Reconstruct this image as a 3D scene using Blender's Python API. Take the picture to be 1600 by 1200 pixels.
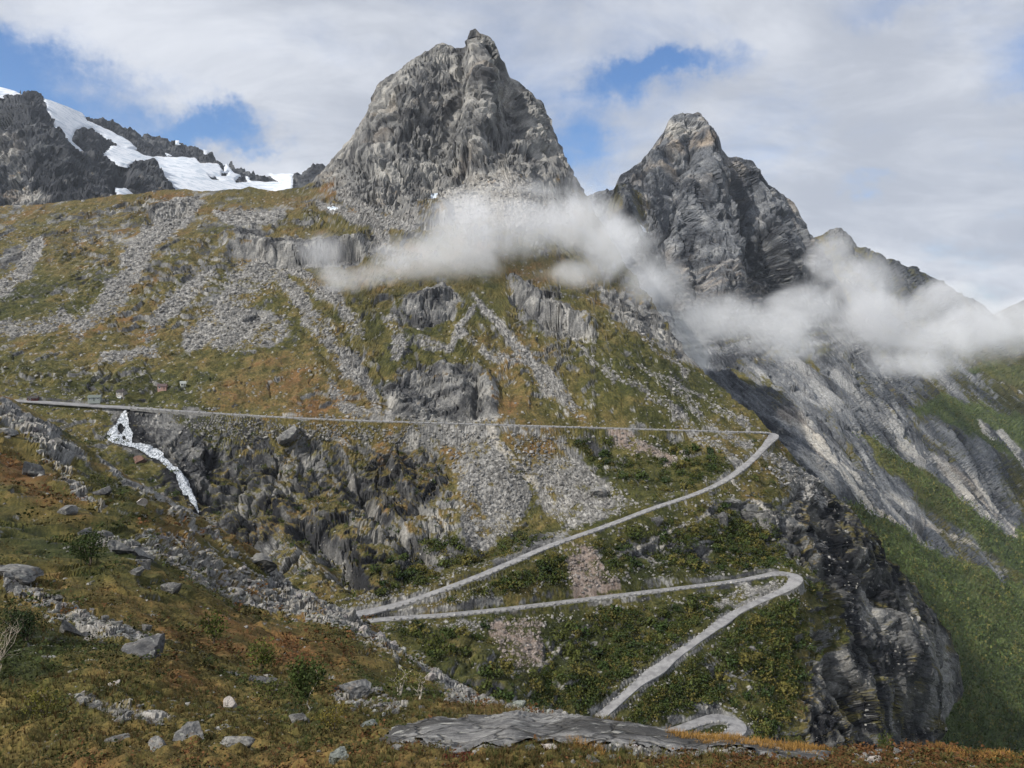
import bpy, bmesh, math, random
import numpy as np
from mathutils import Vector, Matrix

for o in list(bpy.data.objects):
    bpy.data.objects.remove(o, do_unlink=True)
SC = bpy.context.scene
COL = SC.collection
rng = np.random.default_rng(11)
random.seed(11)

# ------------------------------------------------------------------ camera
F = 1208.0                                   # focal length in photograph pixels (1600 wide)
TILT = math.atan(100.0 / F)
cam = bpy.data.cameras.new('camera')
cam_o = bpy.data.objects.new('camera', cam)
COL.objects.link(cam_o)
cam.sensor_width = 36.0
cam.lens = 36.0 * F / 1600.0
cam.clip_start = 0.5
cam.clip_end = 60000.0
cam_o.location = (0, 0, 0)
cam_o.rotation_euler = (math.pi / 2 - TILT, 0, 0)
SC.camera = cam_o

# ------------------------------------------------------------------ sky and sun
SUN_AZ, SUN_EL = math.radians(-120), math.radians(40)      # azimuth from +Y (view direction), clockwise
SUN_DIR = Vector((math.sin(SUN_AZ) * math.cos(SUN_EL), math.cos(SUN_AZ) * math.cos(SUN_EL), math.sin(SUN_EL)))


def ray(px, py):
    rx, ry = (px - 800.0) / F, (600.0 - py) / F
    c, s = math.cos(TILT), math.sin(TILT)
    return rx, c + ry * s, -s + ry * c


def at(px, py, D):
    """world point seen at photograph pixel (px, py), D metres ahead"""
    x, y, z = ray(px, py)
    k = D / y
    return np.stack([x * k, y * k + 0 * x, z * k + 0 * x], -1) if isinstance(x * k, np.ndarray) else np.array([x * k, y * k, z * k])


class NT:
    """short-hand for building node trees"""
    def __init__(s, tree):
        s.t = tree
        tree.nodes.clear()

    def n(s, typ, _in=None, **kw):
        nd = s.t.nodes.new(typ)
        for k, v in kw.items():
            setattr(nd, k, v)
        for k, v in (_in or {}).items():
            sock = nd.inputs[k]
            if hasattr(v, 'links') or hasattr(v, 'is_linked'):
                s.t.links.new(v, sock)
            else:
                sock.default_value = v
        return nd

    def math(s, op, a, b=0.0, c=None, clamp=False):
        d = {0: a, 1: b}
        if c is not None:
            d[2] = c
        return s.n('ShaderNodeMath', d, operation=op, use_clamp=clamp).outputs[0]

    def vmath(s, op, a, b=(0, 0, 0)):
        nd = s.n('ShaderNodeVectorMath', {0: a, 1: b}, operation=op)
        return nd.outputs['Value'] if op in ('LENGTH', 'DOT_PRODUCT', 'DISTANCE') else nd.outputs[0]

    def noise(s, vec, scale, detail=4.0, rough=0.55, dist=0.0):
        return s.n('ShaderNodeTexNoise', {'Vector': vec, 'Scale': scale, 'Detail': detail, 'Roughness': rough, 'Distortion': dist}).outputs[0]

    def mrange(s, v, a, b, c=0.0, d=1.0, smooth=True):
        return s.n('ShaderNodeMapRange', {0: v, 1: a, 2: b, 3: c, 4: d}, interpolation_type='SMOOTHSTEP' if smooth else 'LINEAR').outputs[0]

    def mix(s, f, a, b, blend='MIX'):
        nd = s.n('ShaderNodeMix', data_type='RGBA', blend_type=blend)
        for i, v in ((0, f), (6, a), (7, b)):
            if hasattr(v, 'is_linked'):
                s.t.links.new(v, nd.inputs[i])
            else:
                nd.inputs[i].default_value = v if i == 0 else (*v[:3], 1.0)
        return nd.outputs[2]

    def link(s, a, b):
        s.t.links.new(a, b)


world = bpy.data.worlds.new('World')
SC.world = world
world.use_nodes = True
w = NT(world.node_tree)
gen = w.n('ShaderNodeTexCoord').outputs['Generated']
sky = w.n('ShaderNodeTexSky', sky_type='NISHITA', sun_disc=False, sun_elevation=SUN_EL, sun_rotation=SUN_AZ, altitude=900.0,
          air_density=1.0, dust_density=0.4, ozone_density=1.6)
sep = w.n('ShaderNodeSeparateXYZ', {0: gen})
# cloud deck: noise on a plane high above the camera
den = w.math('ADD', w.math('MAXIMUM', sep.outputs[2], 0.0), 0.34)
cu = w.n('ShaderNodeCombineXYZ', {0: w.math('DIVIDE', sep.outputs[0], den), 1: w.math('DIVIDE', sep.outputs[1], den), 2: 0.37}).outputs[0]
n1 = w.noise(cu, 1.6, 7.0, 0.58, 0.25)
n2 = w.noise(w.vmath('ADD', cu, (7.3, 1.9, 4.0)), 4.6, 7.0, 0.64, 0.4)
cover = w.math('ADD', w.math('MULTIPLY', n1, 0.75), w.math('MULTIPLY', n2, 0.35))
# the breaks in the deck (where blue shows) as the photograph has them
GAPS = [(30, 100, 130, 36, .36), (235, 190, 170, 34, .34), (335, 215, 50, 34, .20), (985, 125, 76, 36, .30), (900, 235, 60, 52, .22),
        (1075, 105, 90, 20, .20), (1365, 285, 40, 18, .16), (-160, 150, 130, 60, .3), (1320, 8, 120, 26, .16), (1870, 90, 150, 50, .25)]
wv_ = w.n('ShaderNodeTexNoise', {'Vector': gen, 'Scale': 7.0, 'Detail': 7.0, 'Roughness': 0.68}).outputs['Color']
genw = w.vmath('ADD', gen, w.vmath('MULTIPLY', w.vmath('SUBTRACT', wv_, (.5, .5, .5)), (.24, .0, .15)))
for gx, gy, rx, ry, amt in GAPS:
    v = Vector(ray(gx, gy)).normalized()
    q = w.vmath('MULTIPLY', w.vmath('SUBTRACT', genw, tuple(v)), (F / rx * 0.9, 3.0, F / ry * 0.9))
    cover = w.math('SUBTRACT', cover, w.math('MULTIPLY', w.mrange(w.vmath('LENGTH', q), 0.1, 1.5, 1.0, 0.0), amt))
cmask = w.mrange(cover, 0.19, 0.60)
shade = w.noise(w.vmath('MULTIPLY', cu, (1.0, 1.5, 1.0)), 2.9, 6.0, 0.62, 0.4)
shade2 = w.noise(w.vmath('ADD', cu, (3.3, 8.1, 0.0)), 0.9, 3.0, 0.5)
ccol = w.mix(w.mrange(w.math('ADD', w.math('MULTIPLY', shade, 0.6), w.math('MULTIPLY', shade2, 0.4)), 0.36, 0.66), (6.3, 6.8, 7.9), (10.2, 10.6, 11.5))
skyc = w.mix(1.0, sky.outputs[0], (0.85, 1.28, 1.75), 'MULTIPLY')
bg = w.n('ShaderNodeBackground', {0: w.mix(cmask, skyc, ccol), 1: 0.069})
w.link(bg.outputs[0], w.n('ShaderNodeOutputWorld').inputs[0])

sun = bpy.data.lights.new('sun', 'SUN')
sun.energy = 5.0
sun.angle = math.radians(0.9)
sun.color = (1.0, 0.94, 0.85)
sun_o = bpy.data.objects.new('sun', sun)
COL.objects.link(sun_o)
sun_o.location = (-600, -200, 900)
sun_o.rotation_euler = SUN_DIR.to_track_quat('Z', 'Y').to_euler()

SC.view_settings.view_transform = 'Standard'
SC.view_settings.look = 'None'
SC.view_settings.exposure = 0.16
SC.view_settings.gamma = 1.0
SC.view_settings.use_curve_mapping = False
SC.render.engine = 'CYCLES'
CY = SC.cycles
CY.max_bounces = 6
CY.diffuse_bounces = 1
CY.glossy_bounces = 1
CY.transmission_bounces = 2
CY.transparent_max_bounces = 8
CY.volume_bounces = 2
CY.volume_step_rate = 1.0
CY.volume_max_steps = 256
CY.use_denoising = True
CY.use_adaptive_sampling = True
CY.adaptive_threshold = 0.04


# ------------------------------------------------------------------ noise on numpy arrays
_perm = np.random.default_rng(5).permutation(256).astype(np.int32)
_perm = np.concatenate([_perm, _perm, _perm])
_g = np.random.default_rng(6).normal(size=(256, 3)).astype(np.float32)
_g /= np.linalg.norm(_g, axis=1, keepdims=True)
_cell = np.random.default_rng(7).random((256, 3)).astype(np.float32)


def pnoise(P):
    P = np.asarray(P, np.float32)
    i = np.floor(P).astype(np.int32)
    f = P - i
    i &= 255
    u = f * f * f * (f * (f * 6 - 15) + 10)
    out = 0
    for dx in (0, 1):
        a = _perm[i[:, 0] + dx]
        wx = u[:, 0] if dx else 1 - u[:, 0]
        for dy in (0, 1):
            b = _perm[a + i[:, 1] + dy]
            wy = wx * (u[:, 1] if dy else 1 - u[:, 1])
            for dz in (0, 1):
                g = _g[_perm[b + i[:, 2] + dz]]
                d = g[:, 0] * (f[:, 0] - dx) + g[:, 1] * (f[:, 1] - dy) + g[:, 2] * (f[:, 2] - dz)
                out = out + wy * (u[:, 2] if dz else 1 - u[:, 2]) * d
    return out * 1.5


def worley(P, full=False):
    """F1, F2, a value per cell; with full also a slanted plane per cell (for angular, broken rock)"""
    P = np.asarray(P, np.float32)
    i = np.floor(P - 0.5).astype(np.int32)
    f = P - i
    n = len(P)
    f1 = np.full(n, 9.0, np.float32)
    f2 = f1.copy()
    cid = np.zeros(n, np.int32)
    ox = np.zeros((n, 3), np.float32)
    for dx in (0, 1):
        a = _perm[(i[:, 0] + dx) & 255]
        for dy in (0, 1):
            b = _perm[a + ((i[:, 1] + dy) & 255)]
            for dz in (0, 1):
                h = _perm[b + ((i[:, 2] + dz) & 255)]
                q = f - (_cell[h] * 0.8 + 0.1 + np.array([dx, dy, dz], np.float32))
                d = (q * q).sum(1)
                m = d < f1
                f2 = np.where(m, f1, np.minimum(f2, d))
                cid = np.where(m, h, cid)
                if full:
                    ox[m] = q[m]
                f1 = np.where(m, d, f1)
    r = (np.sqrt(f1), np.sqrt(f2), _cell[cid, 0])
    if full:
        r += ((ox * _g[(cid * 7 + 13) & 255]).sum(1),)
    return r


def facets(P, L, n, grid, grow=0.35, warp=None):
    """angular broken-rock relief in metres, largest blocks L metres across"""
    out = np.zeros(len(P), np.float32)
    if warp is not None:
        P = P + warp
    for k in range(n):
        lam = L * 0.46 ** k
        wgt = sstep(1.1, 2.2, lam / grid)
        if wgt.max() < 0.02:
            break
        f1, f2, v, pl = worley(P / lam + 5.1 * k, True)
        crack = 1 - sstep(0.0, 0.12, f2 - f1)
        out += wgt * lam * (1 + grow * k) * (0.62 * pl + 0.30 * (v - 0.5) - 0.20 * crack)
        P = P + 0.10 * lam * np.stack([pl, v - .5, -pl], -1)
    return out


def sstep(a, b, x):
    t = np.clip((x - a) / (b - a), 0, 1)
    return t * t * (3 - 2 * t)


def fbm(P, L, n, gain=0.5, grid=None, ridged=False):
    """fractal noise, longest wave L metres; octaves finer than the grid fade out"""
    out = np.zeros(len(P), np.float32)
    a = 1.0
    for k in range(n):
        lam = L / 2 ** k
        v = pnoise(P / lam + 17.7 * k)
        if ridged:
            v = 1 - 2 * np.abs(v) * 1.2
        wgt = 1.0 if grid is None else sstep(1.6, 3.2, lam / grid)
        out += a * v * wgt
        a *= gain
    return out


def catmull(pts, n=12):
    p = np.array(pts, float)
    p = np.vstack([2 * p[0] - p[1], p, 2 * p[-1] - p[-2]])
    out = []
    for i in range(1, len(p) - 2):
        for t in np.linspace(0, 1, n, endpoint=False):
            out.append(0.5 * (2 * p[i] + (p[i + 1] - p[i - 1]) * t + (2 * p[i - 1] - 5 * p[i] + 4 * p[i + 1] - p[i + 2]) * t * t
                              + (3 * p[i] - p[i - 1] - 3 * p[i + 1] + p[i + 2]) * t ** 3))
    out.append(p[-2])
    return np.array(out)


def seg_dist(x, y, pts, closed=False):
    """distance to a polyline, with the position along it (0..n-1)"""
    best = np.full(x.shape, 1e9)
    pos = np.zeros(x.shape)
    n = len(pts)
    for i in range(n if closed else n - 1):
        ax, ay = pts[i][:2]
        bx, by = pts[(i + 1) % n][:2]
        vx, vy = bx - ax, by - ay
        t = np.clip(((x - ax) * vx + (y - ay) * vy) / (vx * vx + vy * vy + 1e-9), 0, 1)
        d = np.hypot(x - ax - t * vx, y - ay - t * vy)
        m = d < best
        best = np.where(m, d, best)
        pos = np.where(m, i + t, pos)
    return best, pos


def inside(x, y, pts):
    r = np.zeros(x.shape, bool)
    n = len(pts)
    for i in range(n):
        ax, ay = pts[i]
        bx, by = pts[(i + 1) % n]
        if ay == by:
            continue
        r ^= ((ay > y) != (by > y)) & (x < (bx - ax) * (y - ay) / (by - ay) + ax)
    return r


def paint_line(x, y, pts, soft=0.5):
    """0..1 mask round a polyline of (x, y, half width)"""
    out = np.zeros(x.shape)
    p = np.array(pts, float)
    m = p[:, 2].max() * 1.6 + 4
    s = (x > p[:, 0].min() - m) & (x < p[:, 0].max() + m) & (y > p[:, 1].min() - m) & (y < p[:, 1].max() + m)
    d, pos = seg_dist(x[s], y[s], p)
    wd = np.interp(pos, np.arange(len(p)), p[:, 2])
    out[s] = 1 - sstep(1 - soft, 1 + soft * 0.6, d / wd)
    return out


def paint_poly(x, y, pts, feather=8.0):
    out = np.zeros(x.shape)
    p = np.array(pts, float)
    s = (x > p[:, 0].min() - feather) & (x < p[:, 0].max() + feather) & (y > p[:, 1].min() - feather) & (y < p[:, 1].max() + feather)
    d, _ = seg_dist(x[s], y[s], p, True)
    d = np.where(inside(x[s], y[s], pts), d, -d)
    out[s] = sstep(-feather, feather, d)
    return out


class TPS:
    """smooth log-depth through control points (px, py, D)"""
    def __init__(s, ctrl, lam=2e-4):
        c = np.array(ctrl, float)
        s.p = c[:, :2] / 400.0
        n = len(c)
        K = s.U(s.p, s.p) + lam * np.eye(n)
        A = np.zeros((n + 3, n + 3))
        A[:n, :n] = K
        A[:n, n] = 1
        A[:n, n + 1:] = s.p
        A[n, :n] = 1
        A[n + 1:, :n] = s.p.T
        s.c = np.linalg.solve(A, np.concatenate([np.log(c[:, 2]), np.zeros(3)]))

    @staticmethod
    def U(a, b):
        r2 = ((a[:, None, :] - b[None, :, :]) ** 2).sum(-1)
        return r2 * np.log(r2 + 1e-12) * 0.5

    def __call__(s, x, y):
        q = np.stack([x.ravel() / 400.0, y.ravel() / 400.0], -1)
        out = np.empty(len(q))
        n = len(s.p)
        for k in range(0, len(q), 60000):
            qq = q[k:k + 60000]
            out[k:k + 60000] = s.U(qq, s.p) @ s.c[:n] + s.c[n] + qq @ s.c[n + 1:]
        return np.exp(out).reshape(x.shape)


def grid_normals(P):
    """unit normals of a (rows, cols, 3) grid, turned towards the camera"""
    du = np.gradient(P, axis=1)
    dv = np.gradient(P, axis=0)
    n = np.cross(du, dv)
    n /= np.linalg.norm(n, axis=-1, keepdims=True) + 1e-9
    s = np.sign(-(n * P).sum(-1, keepdims=True))
    s[s == 0] = 1
    return n * s


def tag(o, label=None, cat=None, group=None, kind=None):
    if label: o['label'] = label
    if cat: o['category'] = cat
    if group: o['group'] = group
    if kind: o['kind'] = kind
    return o


def mesh_obj(name, verts, faces, mat=None, parent=None, attrs=None, smooth=False):
    """one mesh object from arrays; faces is an (n, 3|4) array or a list"""
    me = bpy.data.meshes.new(name)
    verts = np.asarray(verts, np.float32).reshape(-1, 3)
    if isinstance(faces, np.ndarray):
        k = faces.shape[1]
        me.vertices.add(len(verts))
        me.vertices.foreach_set('co', verts.ravel())
        me.loops.add(faces.size)
        me.loops.foreach_set('vertex_index', faces.astype(np.int32).ravel())
        me.polygons.add(len(faces))
        me.polygons.foreach_set('loop_start', np.arange(0, faces.size, k, dtype=np.int32))
        me.update(calc_edges=True)
    else:
        me.from_pydata([tuple(v) for v in verts], [], faces)
    for an, av in (attrs or {}).items():
        a = me.attributes.new(an, 'FLOAT_COLOR', 'POINT')
        a.data.foreach_set('color', np.asarray(av, np.float32).ravel())
    me.polygons.foreach_set('use_smooth', np.full(len(me.polygons), smooth))
    if mat:
        me.materials.append(mat)
    o = bpy.data.objects.new(name, me)
    COL.objects.link(o)
    if parent:
        o.parent = parent
    return o


def grid_faces(nr, nc):
    i = np.arange(nr * nc).reshape(nr, nc)
    return np.stack([i[:-1, :-1], i[:-1, 1:], i[1:, 1:], i[1:, :-1]], -1).reshape(-1, 4)


class Sheet:
    """a piece of terrain: columns along the photograph's x, rows from its foot up to its skyline and down the far side"""
    def __init__(s, x0, x1, step, foot, sky, ctrl, rows, jag=0.0, lam=2e-4, jagL=40.0, power=1.0, shear=None):
        s.step = step
        x = np.arange(x0, x1 + step, step)
        s.tps = TPS(ctrl, lam)
        fp, sp = np.array(foot, float), np.array(sky, float)
        yf = np.interp(x, fp[:, 0], fp[:, 1])
        yt = np.interp(x, sp[:, 0], sp[:, 1])
        if jag:
            q = np.stack([x, x * 0 + 3.3, x * 0 + 1.7], -1)
            yt = yt + jag * fbm(q, jagL, 5, 0.62)
        v = np.linspace(0, 1, rows)[:, None] ** power
        s.py = yf[None] * (1 - v) + yt[None] * v
        s.px = np.repeat(x[None], rows, 0)
        s.nr, s.nc = s.py.shape
        s.gx = s.px.copy()
        if shear:
            s.px = shear(s.px, s.py)
        s.D = s.tps(s.px, s.py)
        s.P = at(s.px, s.py, s.D)
        s.N = grid_normals(s.P)
        du = np.linalg.norm(np.gradient(s.P, axis=1), axis=-1)
        dv = np.linalg.norm(np.gradient(s.P, axis=0), axis=-1)
        s.grid = np.clip(np.maximum(du, 0.85 * dv), s.D / F * step, s.D / F * step * 7)
        f = s.P.reshape(-1, 3)
        s.face = sstep(0.04, 0.38, np.abs((s.N * s.P).sum(-1)) / np.linalg.norm(s.P, axis=-1))       # how squarely the ground faces the viewpoint side
        w1 = pnoise(np.stack([s.px.ravel() / 37, s.py.ravel() / 37, s.px.ravel() * 0 + 9], -1))
        w2 = pnoise(np.stack([s.px.ravel() / 37, s.py.ravel() / 37, s.px.ravel() * 0 + 2], -1))
        w3 = pnoise(np.stack([s.px.ravel() / 10, s.py.ravel() / 10, s.px.ravel() * 0 + 5], -1))
        w4 = pnoise(np.stack([s.px.ravel() / 10, s.py.ravel() / 10, s.px.ravel() * 0 + 7], -1))
        s.wx = s.px + (9 * w1 + 4 * w3).reshape(s.px.shape)
        s.wy = s.py + (9 * w2 + 4 * w4).reshape(s.px.shape)

    def shape(s, f):
        return np.asarray(f).reshape(s.nr, s.nc)

    def flat(s):
        return s.P.reshape(-1, 3)

    def displace(s, d):
        s.P = s.P + s.N * s.shape(d)[..., None]

    def lookup(s, px, py):
        """final surface point under photograph pixel (px, py) and its normal"""
        px, py = np.atleast_1d(px).astype(float), np.atleast_1d(py).astype(float)
        c = np.clip((px - s.px[0, 0]) / s.step, 0, s.nc - 1.001)
        ci = np.rint(c).astype(int)
        col = s.py[:, ci]                                   # rows x n, falling with the row
        r = np.array([np.interp(-y, -col[:, k], np.arange(s.nr)) for k, y in enumerate(py)])
        ri = np.clip(np.rint(r).astype(int), 0, s.nr - 1)
        return s.P[ri, ci], s.FN[ri, ci]

    def finish(s):
        s.FN = grid_normals(s.P)

    def build(s, name, mat, attrs, back=8, bstep=25.0, bdrop=0.9, fdrop=None):
        top = s.P[-1]
        dirn = top[:, :2] / (np.linalg.norm(top[:, :2], axis=1, keepdims=True) + 1e-9)
        rows = [s.P]
        side = sstep(1380, 1500, s.gx[-1])[:, None] * (1.0 if s.gx[-1, -1] < 1520 else 0.0)
        dirn = dirn + side * np.array([-1.3, 0.0])
        for k in range(1, back + 1):
            b = top.copy()
            dd = bstep * k ** 1.35
            b[:, :2] += dirn * dd
            b[:, 2] -= bdrop * dd * (0.55 + 0.45 * min(1, k / 3))
            rows.append(b[None])
        P = np.concatenate(rows, 0)
        at2 = {k: np.concatenate([a.reshape(s.nr, s.nc, 4)] + [a.reshape(s.nr, s.nc, 4)[-1:]] * back, 0) for k, a in attrs.items()}
        o = mesh_obj(name, P.reshape(-1, 3), grid_faces(s.nr + back, s.nc), mat, attrs=at2)
        o['kind'] = 'structure'
        return o


# ------------------------------------------------------------------ materials
def new_mat(name):
    m = bpy.data.materials.new(name)
    m.use_nodes = True
    return m, NT(m.node_tree)


def finish_mat(t, color, rough=0.9, bump=None, bstr=0.5, bdist=0.3, spec=0.25, extra=None):
    d = {'Base Color': color, 'Roughness': rough, 'Specular IOR Level': spec}
    d.update(extra or {})
    b = t.n('ShaderNodeBsdfPrincipled', d)
    if bump is not None:
        t.link(t.n('ShaderNodeBump', {'Height': bump, 'Strength': bstr, 'Distance': bdist}).outputs[0], b.inputs['Normal'])
    t.link(b.outputs[0], t.n('ShaderNodeOutputMaterial').inputs[0])


def terrain_mat(name, unit, rbump=0.6, var=0.55):
    """the ground's own colours come with the surface ('tint'); grain and fine relief are added here"""
    m, t = new_mat(name)
    pos = t.n('ShaderNodeNewGeometry').outputs['Position']
    c = t.n('ShaderNodeAttribute', attribute_name='tint').outputs['Color']
    fine = t.noise(pos, 1.0 / (unit * 2.0), 3.0, 0.7)
    k = t.mrange(fine, 0.25, 0.75, 1 - var, 1 + var, False)
    col = t.vmath('MULTIPLY', c, t.n('ShaderNodeCombineXYZ', {0: k, 1: k, 2: k}).outputs[0])
    finish_mat(t, col, 0.93, fine, rbump, unit * 1.6, 0.15)
    return m


def lerp(a, b, f):
    f = np.asarray(f)[..., None]
    return np.asarray(a) * (1 - f) + np.asarray(b) * f


ROCK0, ROCK1, ROCK2 = np.array((.045, .046, .049)), np.array((.145, .145, .142)), np.array((.285, .278, .258))
VEG = [np.array(v) for v in ((.026, .031, .010), (.054, .053, .017), (.094, .075, .029), (.112, .064, .028))]
FORD, FORL = np.array((.032, .050, .017)), np.array((.098, .120, .038))


def tint(P, grid, veg, scr, hue, pale, wet_shade, rust, wood, unit, aniso=(1, 1, 0.4), rock=(ROCK0, ROCK1, ROCK2), vegc=VEG, gravel=0.12, stain=1.0):
    """the cover of a surface: bare rock with lichen, water stains and painted gorge shade, scree stone by stone, heath from green to rust, woodland"""
    P = P.astype(np.float32)
    N = len(P)
    veg, scr, hue, pale, wet_shade, rust, wood = [np.broadcast_to(np.asarray(v, float), (N,)) if np.ndim(v) == 0 else np.asarray(v, float).ravel() for v in (veg, scr, hue, pale, wet_shade, rust, wood)]
    r0 = np.random.default_rng(3)
    wn = r0.random(N) - 0.5
    nm = fbm(P + 11, unit * 26, 5, 0.62, grid)
    nf = fbm(P + 77, unit * 7, 3, 0.7, grid)
    nb = fbm(P - 40, unit * 110, 3, 0.55)
    ns = fbm((P - 9) * np.array(aniso, np.float32), unit * 20, 5, 0.66, grid)
    c1, c2, cv = worley(P / np.maximum(unit * 2.2, 0)[None] if False else P / (unit * 2.4))
    # rock
    v = 0.41 + 0.58 * ns + 0.22 * nb + 0.26 * nf + 0.30 * wn + 0.25 * pale
    col = lerp(lerp(rock[0], rock[1], sstep(0.05, 0.5, v)), rock[2], sstep(0.5, 0.95, v))
    col = lerp(col, (.30, .245, .185), rust * sstep(-0.1, 0.5, nm + 0.4 * ns) * 0.8)
    col = lerp(col, (.41, .39, .35), pale * sstep(-0.25, 0.4, ns + 0.5 * wn) * 0.75)
    col = lerp(col, (.026, .028, .034), wet_shade * stain * sstep(0.35, -0.25, ns + 0.35 * nf))
    col = col * (1 - 0.58 * wet_shade * stain)[:, None]  # darkens wet rock, and the gorge shade painted into the same mask
    # scree, stone by stone
    sv = np.clip(0.5 + 0.75 * (cv - 0.5) + 0.75 * wn + 0.22 * nm, 0, 1)
    sc = lerp((.070, .069, .066), (.325, .318, .302), sv ** 1.3)
    sc = lerp(sc, (.24, .175, .14), rust * 0.6)
    sc = lerp(sc, (.40, .37, .32), pale * 0.6)
    sf = sstep(0.40, 0.60, scr + 0.42 * nm + 0.30 * nf + 0.35 * wn)
    col = lerp(col, sc, sf)
    # heath
    h = np.clip(hue + 0.30 * nm + 0.26 * nb + 0.22 * nf + 0.25 * wn, 0, 1) * 3
    vc = lerp(lerp(vegc[0], vegc[1], np.clip(h, 0, 1)), vegc[2], np.clip(h - 1, 0, 1))
    vc = lerp(vc, vegc[3], np.clip(h - 2, 0, 1)) * (0.78 + 0.5 * sstep(-0.6, 0.6, nf + 0.9 * wn))[:, None]
    vm = veg + 0.36 * nm + 0.26 * nf + 0.26 * wn
    vf = sstep(0.42, 0.58, vm)
    # stray stones lying in the heath
    stone = (cv > 1 - gravel * sstep(1.5, 0.5, veg)) & (c1 < 0.42)
    vf = np.where(stone & (wood < .4), 0, vf)
    col = np.where((stone & (sf < .5))[:, None], lerp(col, (.30, .295, .28), 0.6 * (0.5 + wn)), col)
    col = lerp(col, vc, vf)
    fc = lerp(FORD, FORL, np.clip(0.5 + 0.5 * nm + 0.35 * nf + 0.6 * wn, 0, 1))
    fc = lerp(fc, (.10, .088, .028), 0.6 * sstep(0.1, 0.7, nb + 0.4 * nm))
    col = lerp(col, fc, sstep(0.4, 0.6, wood + 0.3 * nm + 0.2 * nf))
    return np.concatenate([np.clip(col, 0, 1), np.ones((N, 1))], 1)
# ------------------------------------------------------------------ roads as world lines (pixel x, pixel y, metres ahead)
ROAD_UP = [(-30, 622, 420), (60, 627, 415), (150, 633, 411), (300, 643, 408), (450, 652, 405), (600, 658, 405), (800, 664, 408), (1000, 670, 415), (1100, 673, 421), (1150, 674.5, 426), (1185, 675, 431),
           (1203, 676, 433), (1207, 682, 427), (1200, 692, 416), (1188, 705, 407), (1165, 727, 393), (1130, 752, 378), (1080, 774, 366), (1020, 794, 355), (960, 817, 343), (900, 838, 334),
           (850, 856, 326), (800, 878, 315), (740, 903, 305), (680, 925, 297), (620, 945, 290), (575, 955, 286), (540, 961, 283.5), (520, 968, 281), (535, 975, 278), (570, 971, 280)]
ROAD_LOW = [(570, 971, 280), (600, 967, 282), (700, 960, 289), (800, 950, 297.5), (900, 938, 308), (1000, 926, 317), (1100, 914, 326.5), (1160, 906, 333.5), (1200, 898, 338), (1222, 895, 339.5),
            (1240, 898, 337.5), (1243, 907, 333), (1228, 920, 328), (1190, 937, 321), (1150, 957, 312), (1110, 985, 300), (1075, 1010, 291), (1040, 1035, 282), (1000, 1065, 273), (960, 1100, 263), (930, 1127, 255.5)]
ROAD_END = [(1020, 1152, 256), (1055, 1141, 261), (1090, 1129, 266), (1118, 1121, 270), (1143, 1125, 270), (1154, 1136, 266), (1142, 1148, 261.5), (1112, 1160, 256), (1070, 1176, 249)]


def road_line(ctrl, n=14):
    c = catmull(ctrl, n)
    P = at(c[:, 0], c[:, 1], c[:, 2])
    seg = np.linalg.norm(np.diff(P, axis=0), axis=1)
    s = np.concatenate([[0], np.cumsum(seg)])
    q = np.arange(0, s[-1], 1.6)
    P = np.stack([np.interp(q, s, P[:, k]) for k in range(3)], -1)
    k = np.ones(5) / 5
    for a in range(3):
        pad = np.pad(P[:, a], 2, mode='edge')
        P[:, a] = np.convolve(pad, k, 'valid')
    return P


RUP, RLOW, REND = road_line(ROAD_UP), road_line(ROAD_LOW), road_line(ROAD_END)
ROADS = np.concatenate([RUP, RLOW, REND])

# ------------------------------------------------------------------ the spur: gorge, road slope and the blunt main peak
B_SKY = [(-70, 322), (0, 322), (75, 317), (130, 312), (190, 304), (235, 298), (275, 296), (330, 299), (390, 293), (430, 299), (470, 293), (488, 284), (500, 268), (515, 252), (530, 236), (545, 220), (560, 200), (567, 185),
         (575, 168), (583, 150), (588, 133), (600, 122), (620, 110), (645, 92), (665, 80), (680, 70), (695, 67), (710, 72), (725, 74), (731, 62), (736, 49), (743, 45), (750, 53), (765, 57), (778, 68), (784, 84), (790, 100),
         (795, 116), (812, 128), (830, 145), (850, 160), (855, 178), (862, 196), (870, 212), (874, 232), (884, 250), (894, 270), (905, 285), (914, 298), (924, 318), (930, 338), (944, 356), (952, 376), (966, 390), (974, 414), (992, 432), (998, 450), (1018, 468), (1028, 490),
         (1042, 500), (1048, 520), (1066, 536), (1076, 558), (1096, 574), (1108, 594), (1130, 610), (1148, 632), (1168, 644), (1185, 660), (1206, 674), (1218, 688), (1237, 712), (1258, 738), (1290, 766), (1320, 790), (1345, 820), (1370, 848), (1400, 884), (1425, 914), (1450, 948), (1475, 985),
         (1490, 1020), (1500, 1055), (1504, 1078)]
B_FOOT = [(-70, 720), (100, 765), (300, 880), (450, 990), (600, 1075), (800, 1175), (900, 1215), (1504, 1235)]


def B_shear(x, y):
    k = sstep(1250, 1504, x) * (46 * sstep(1062, 1190, y) + 5 * pnoise(np.stack([y.ravel() / 21, x.ravel() * 0, x.ravel() * 0 + .5], -1)).reshape(x.shape) * sstep(1075, 1100, y))
    return x - k


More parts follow.
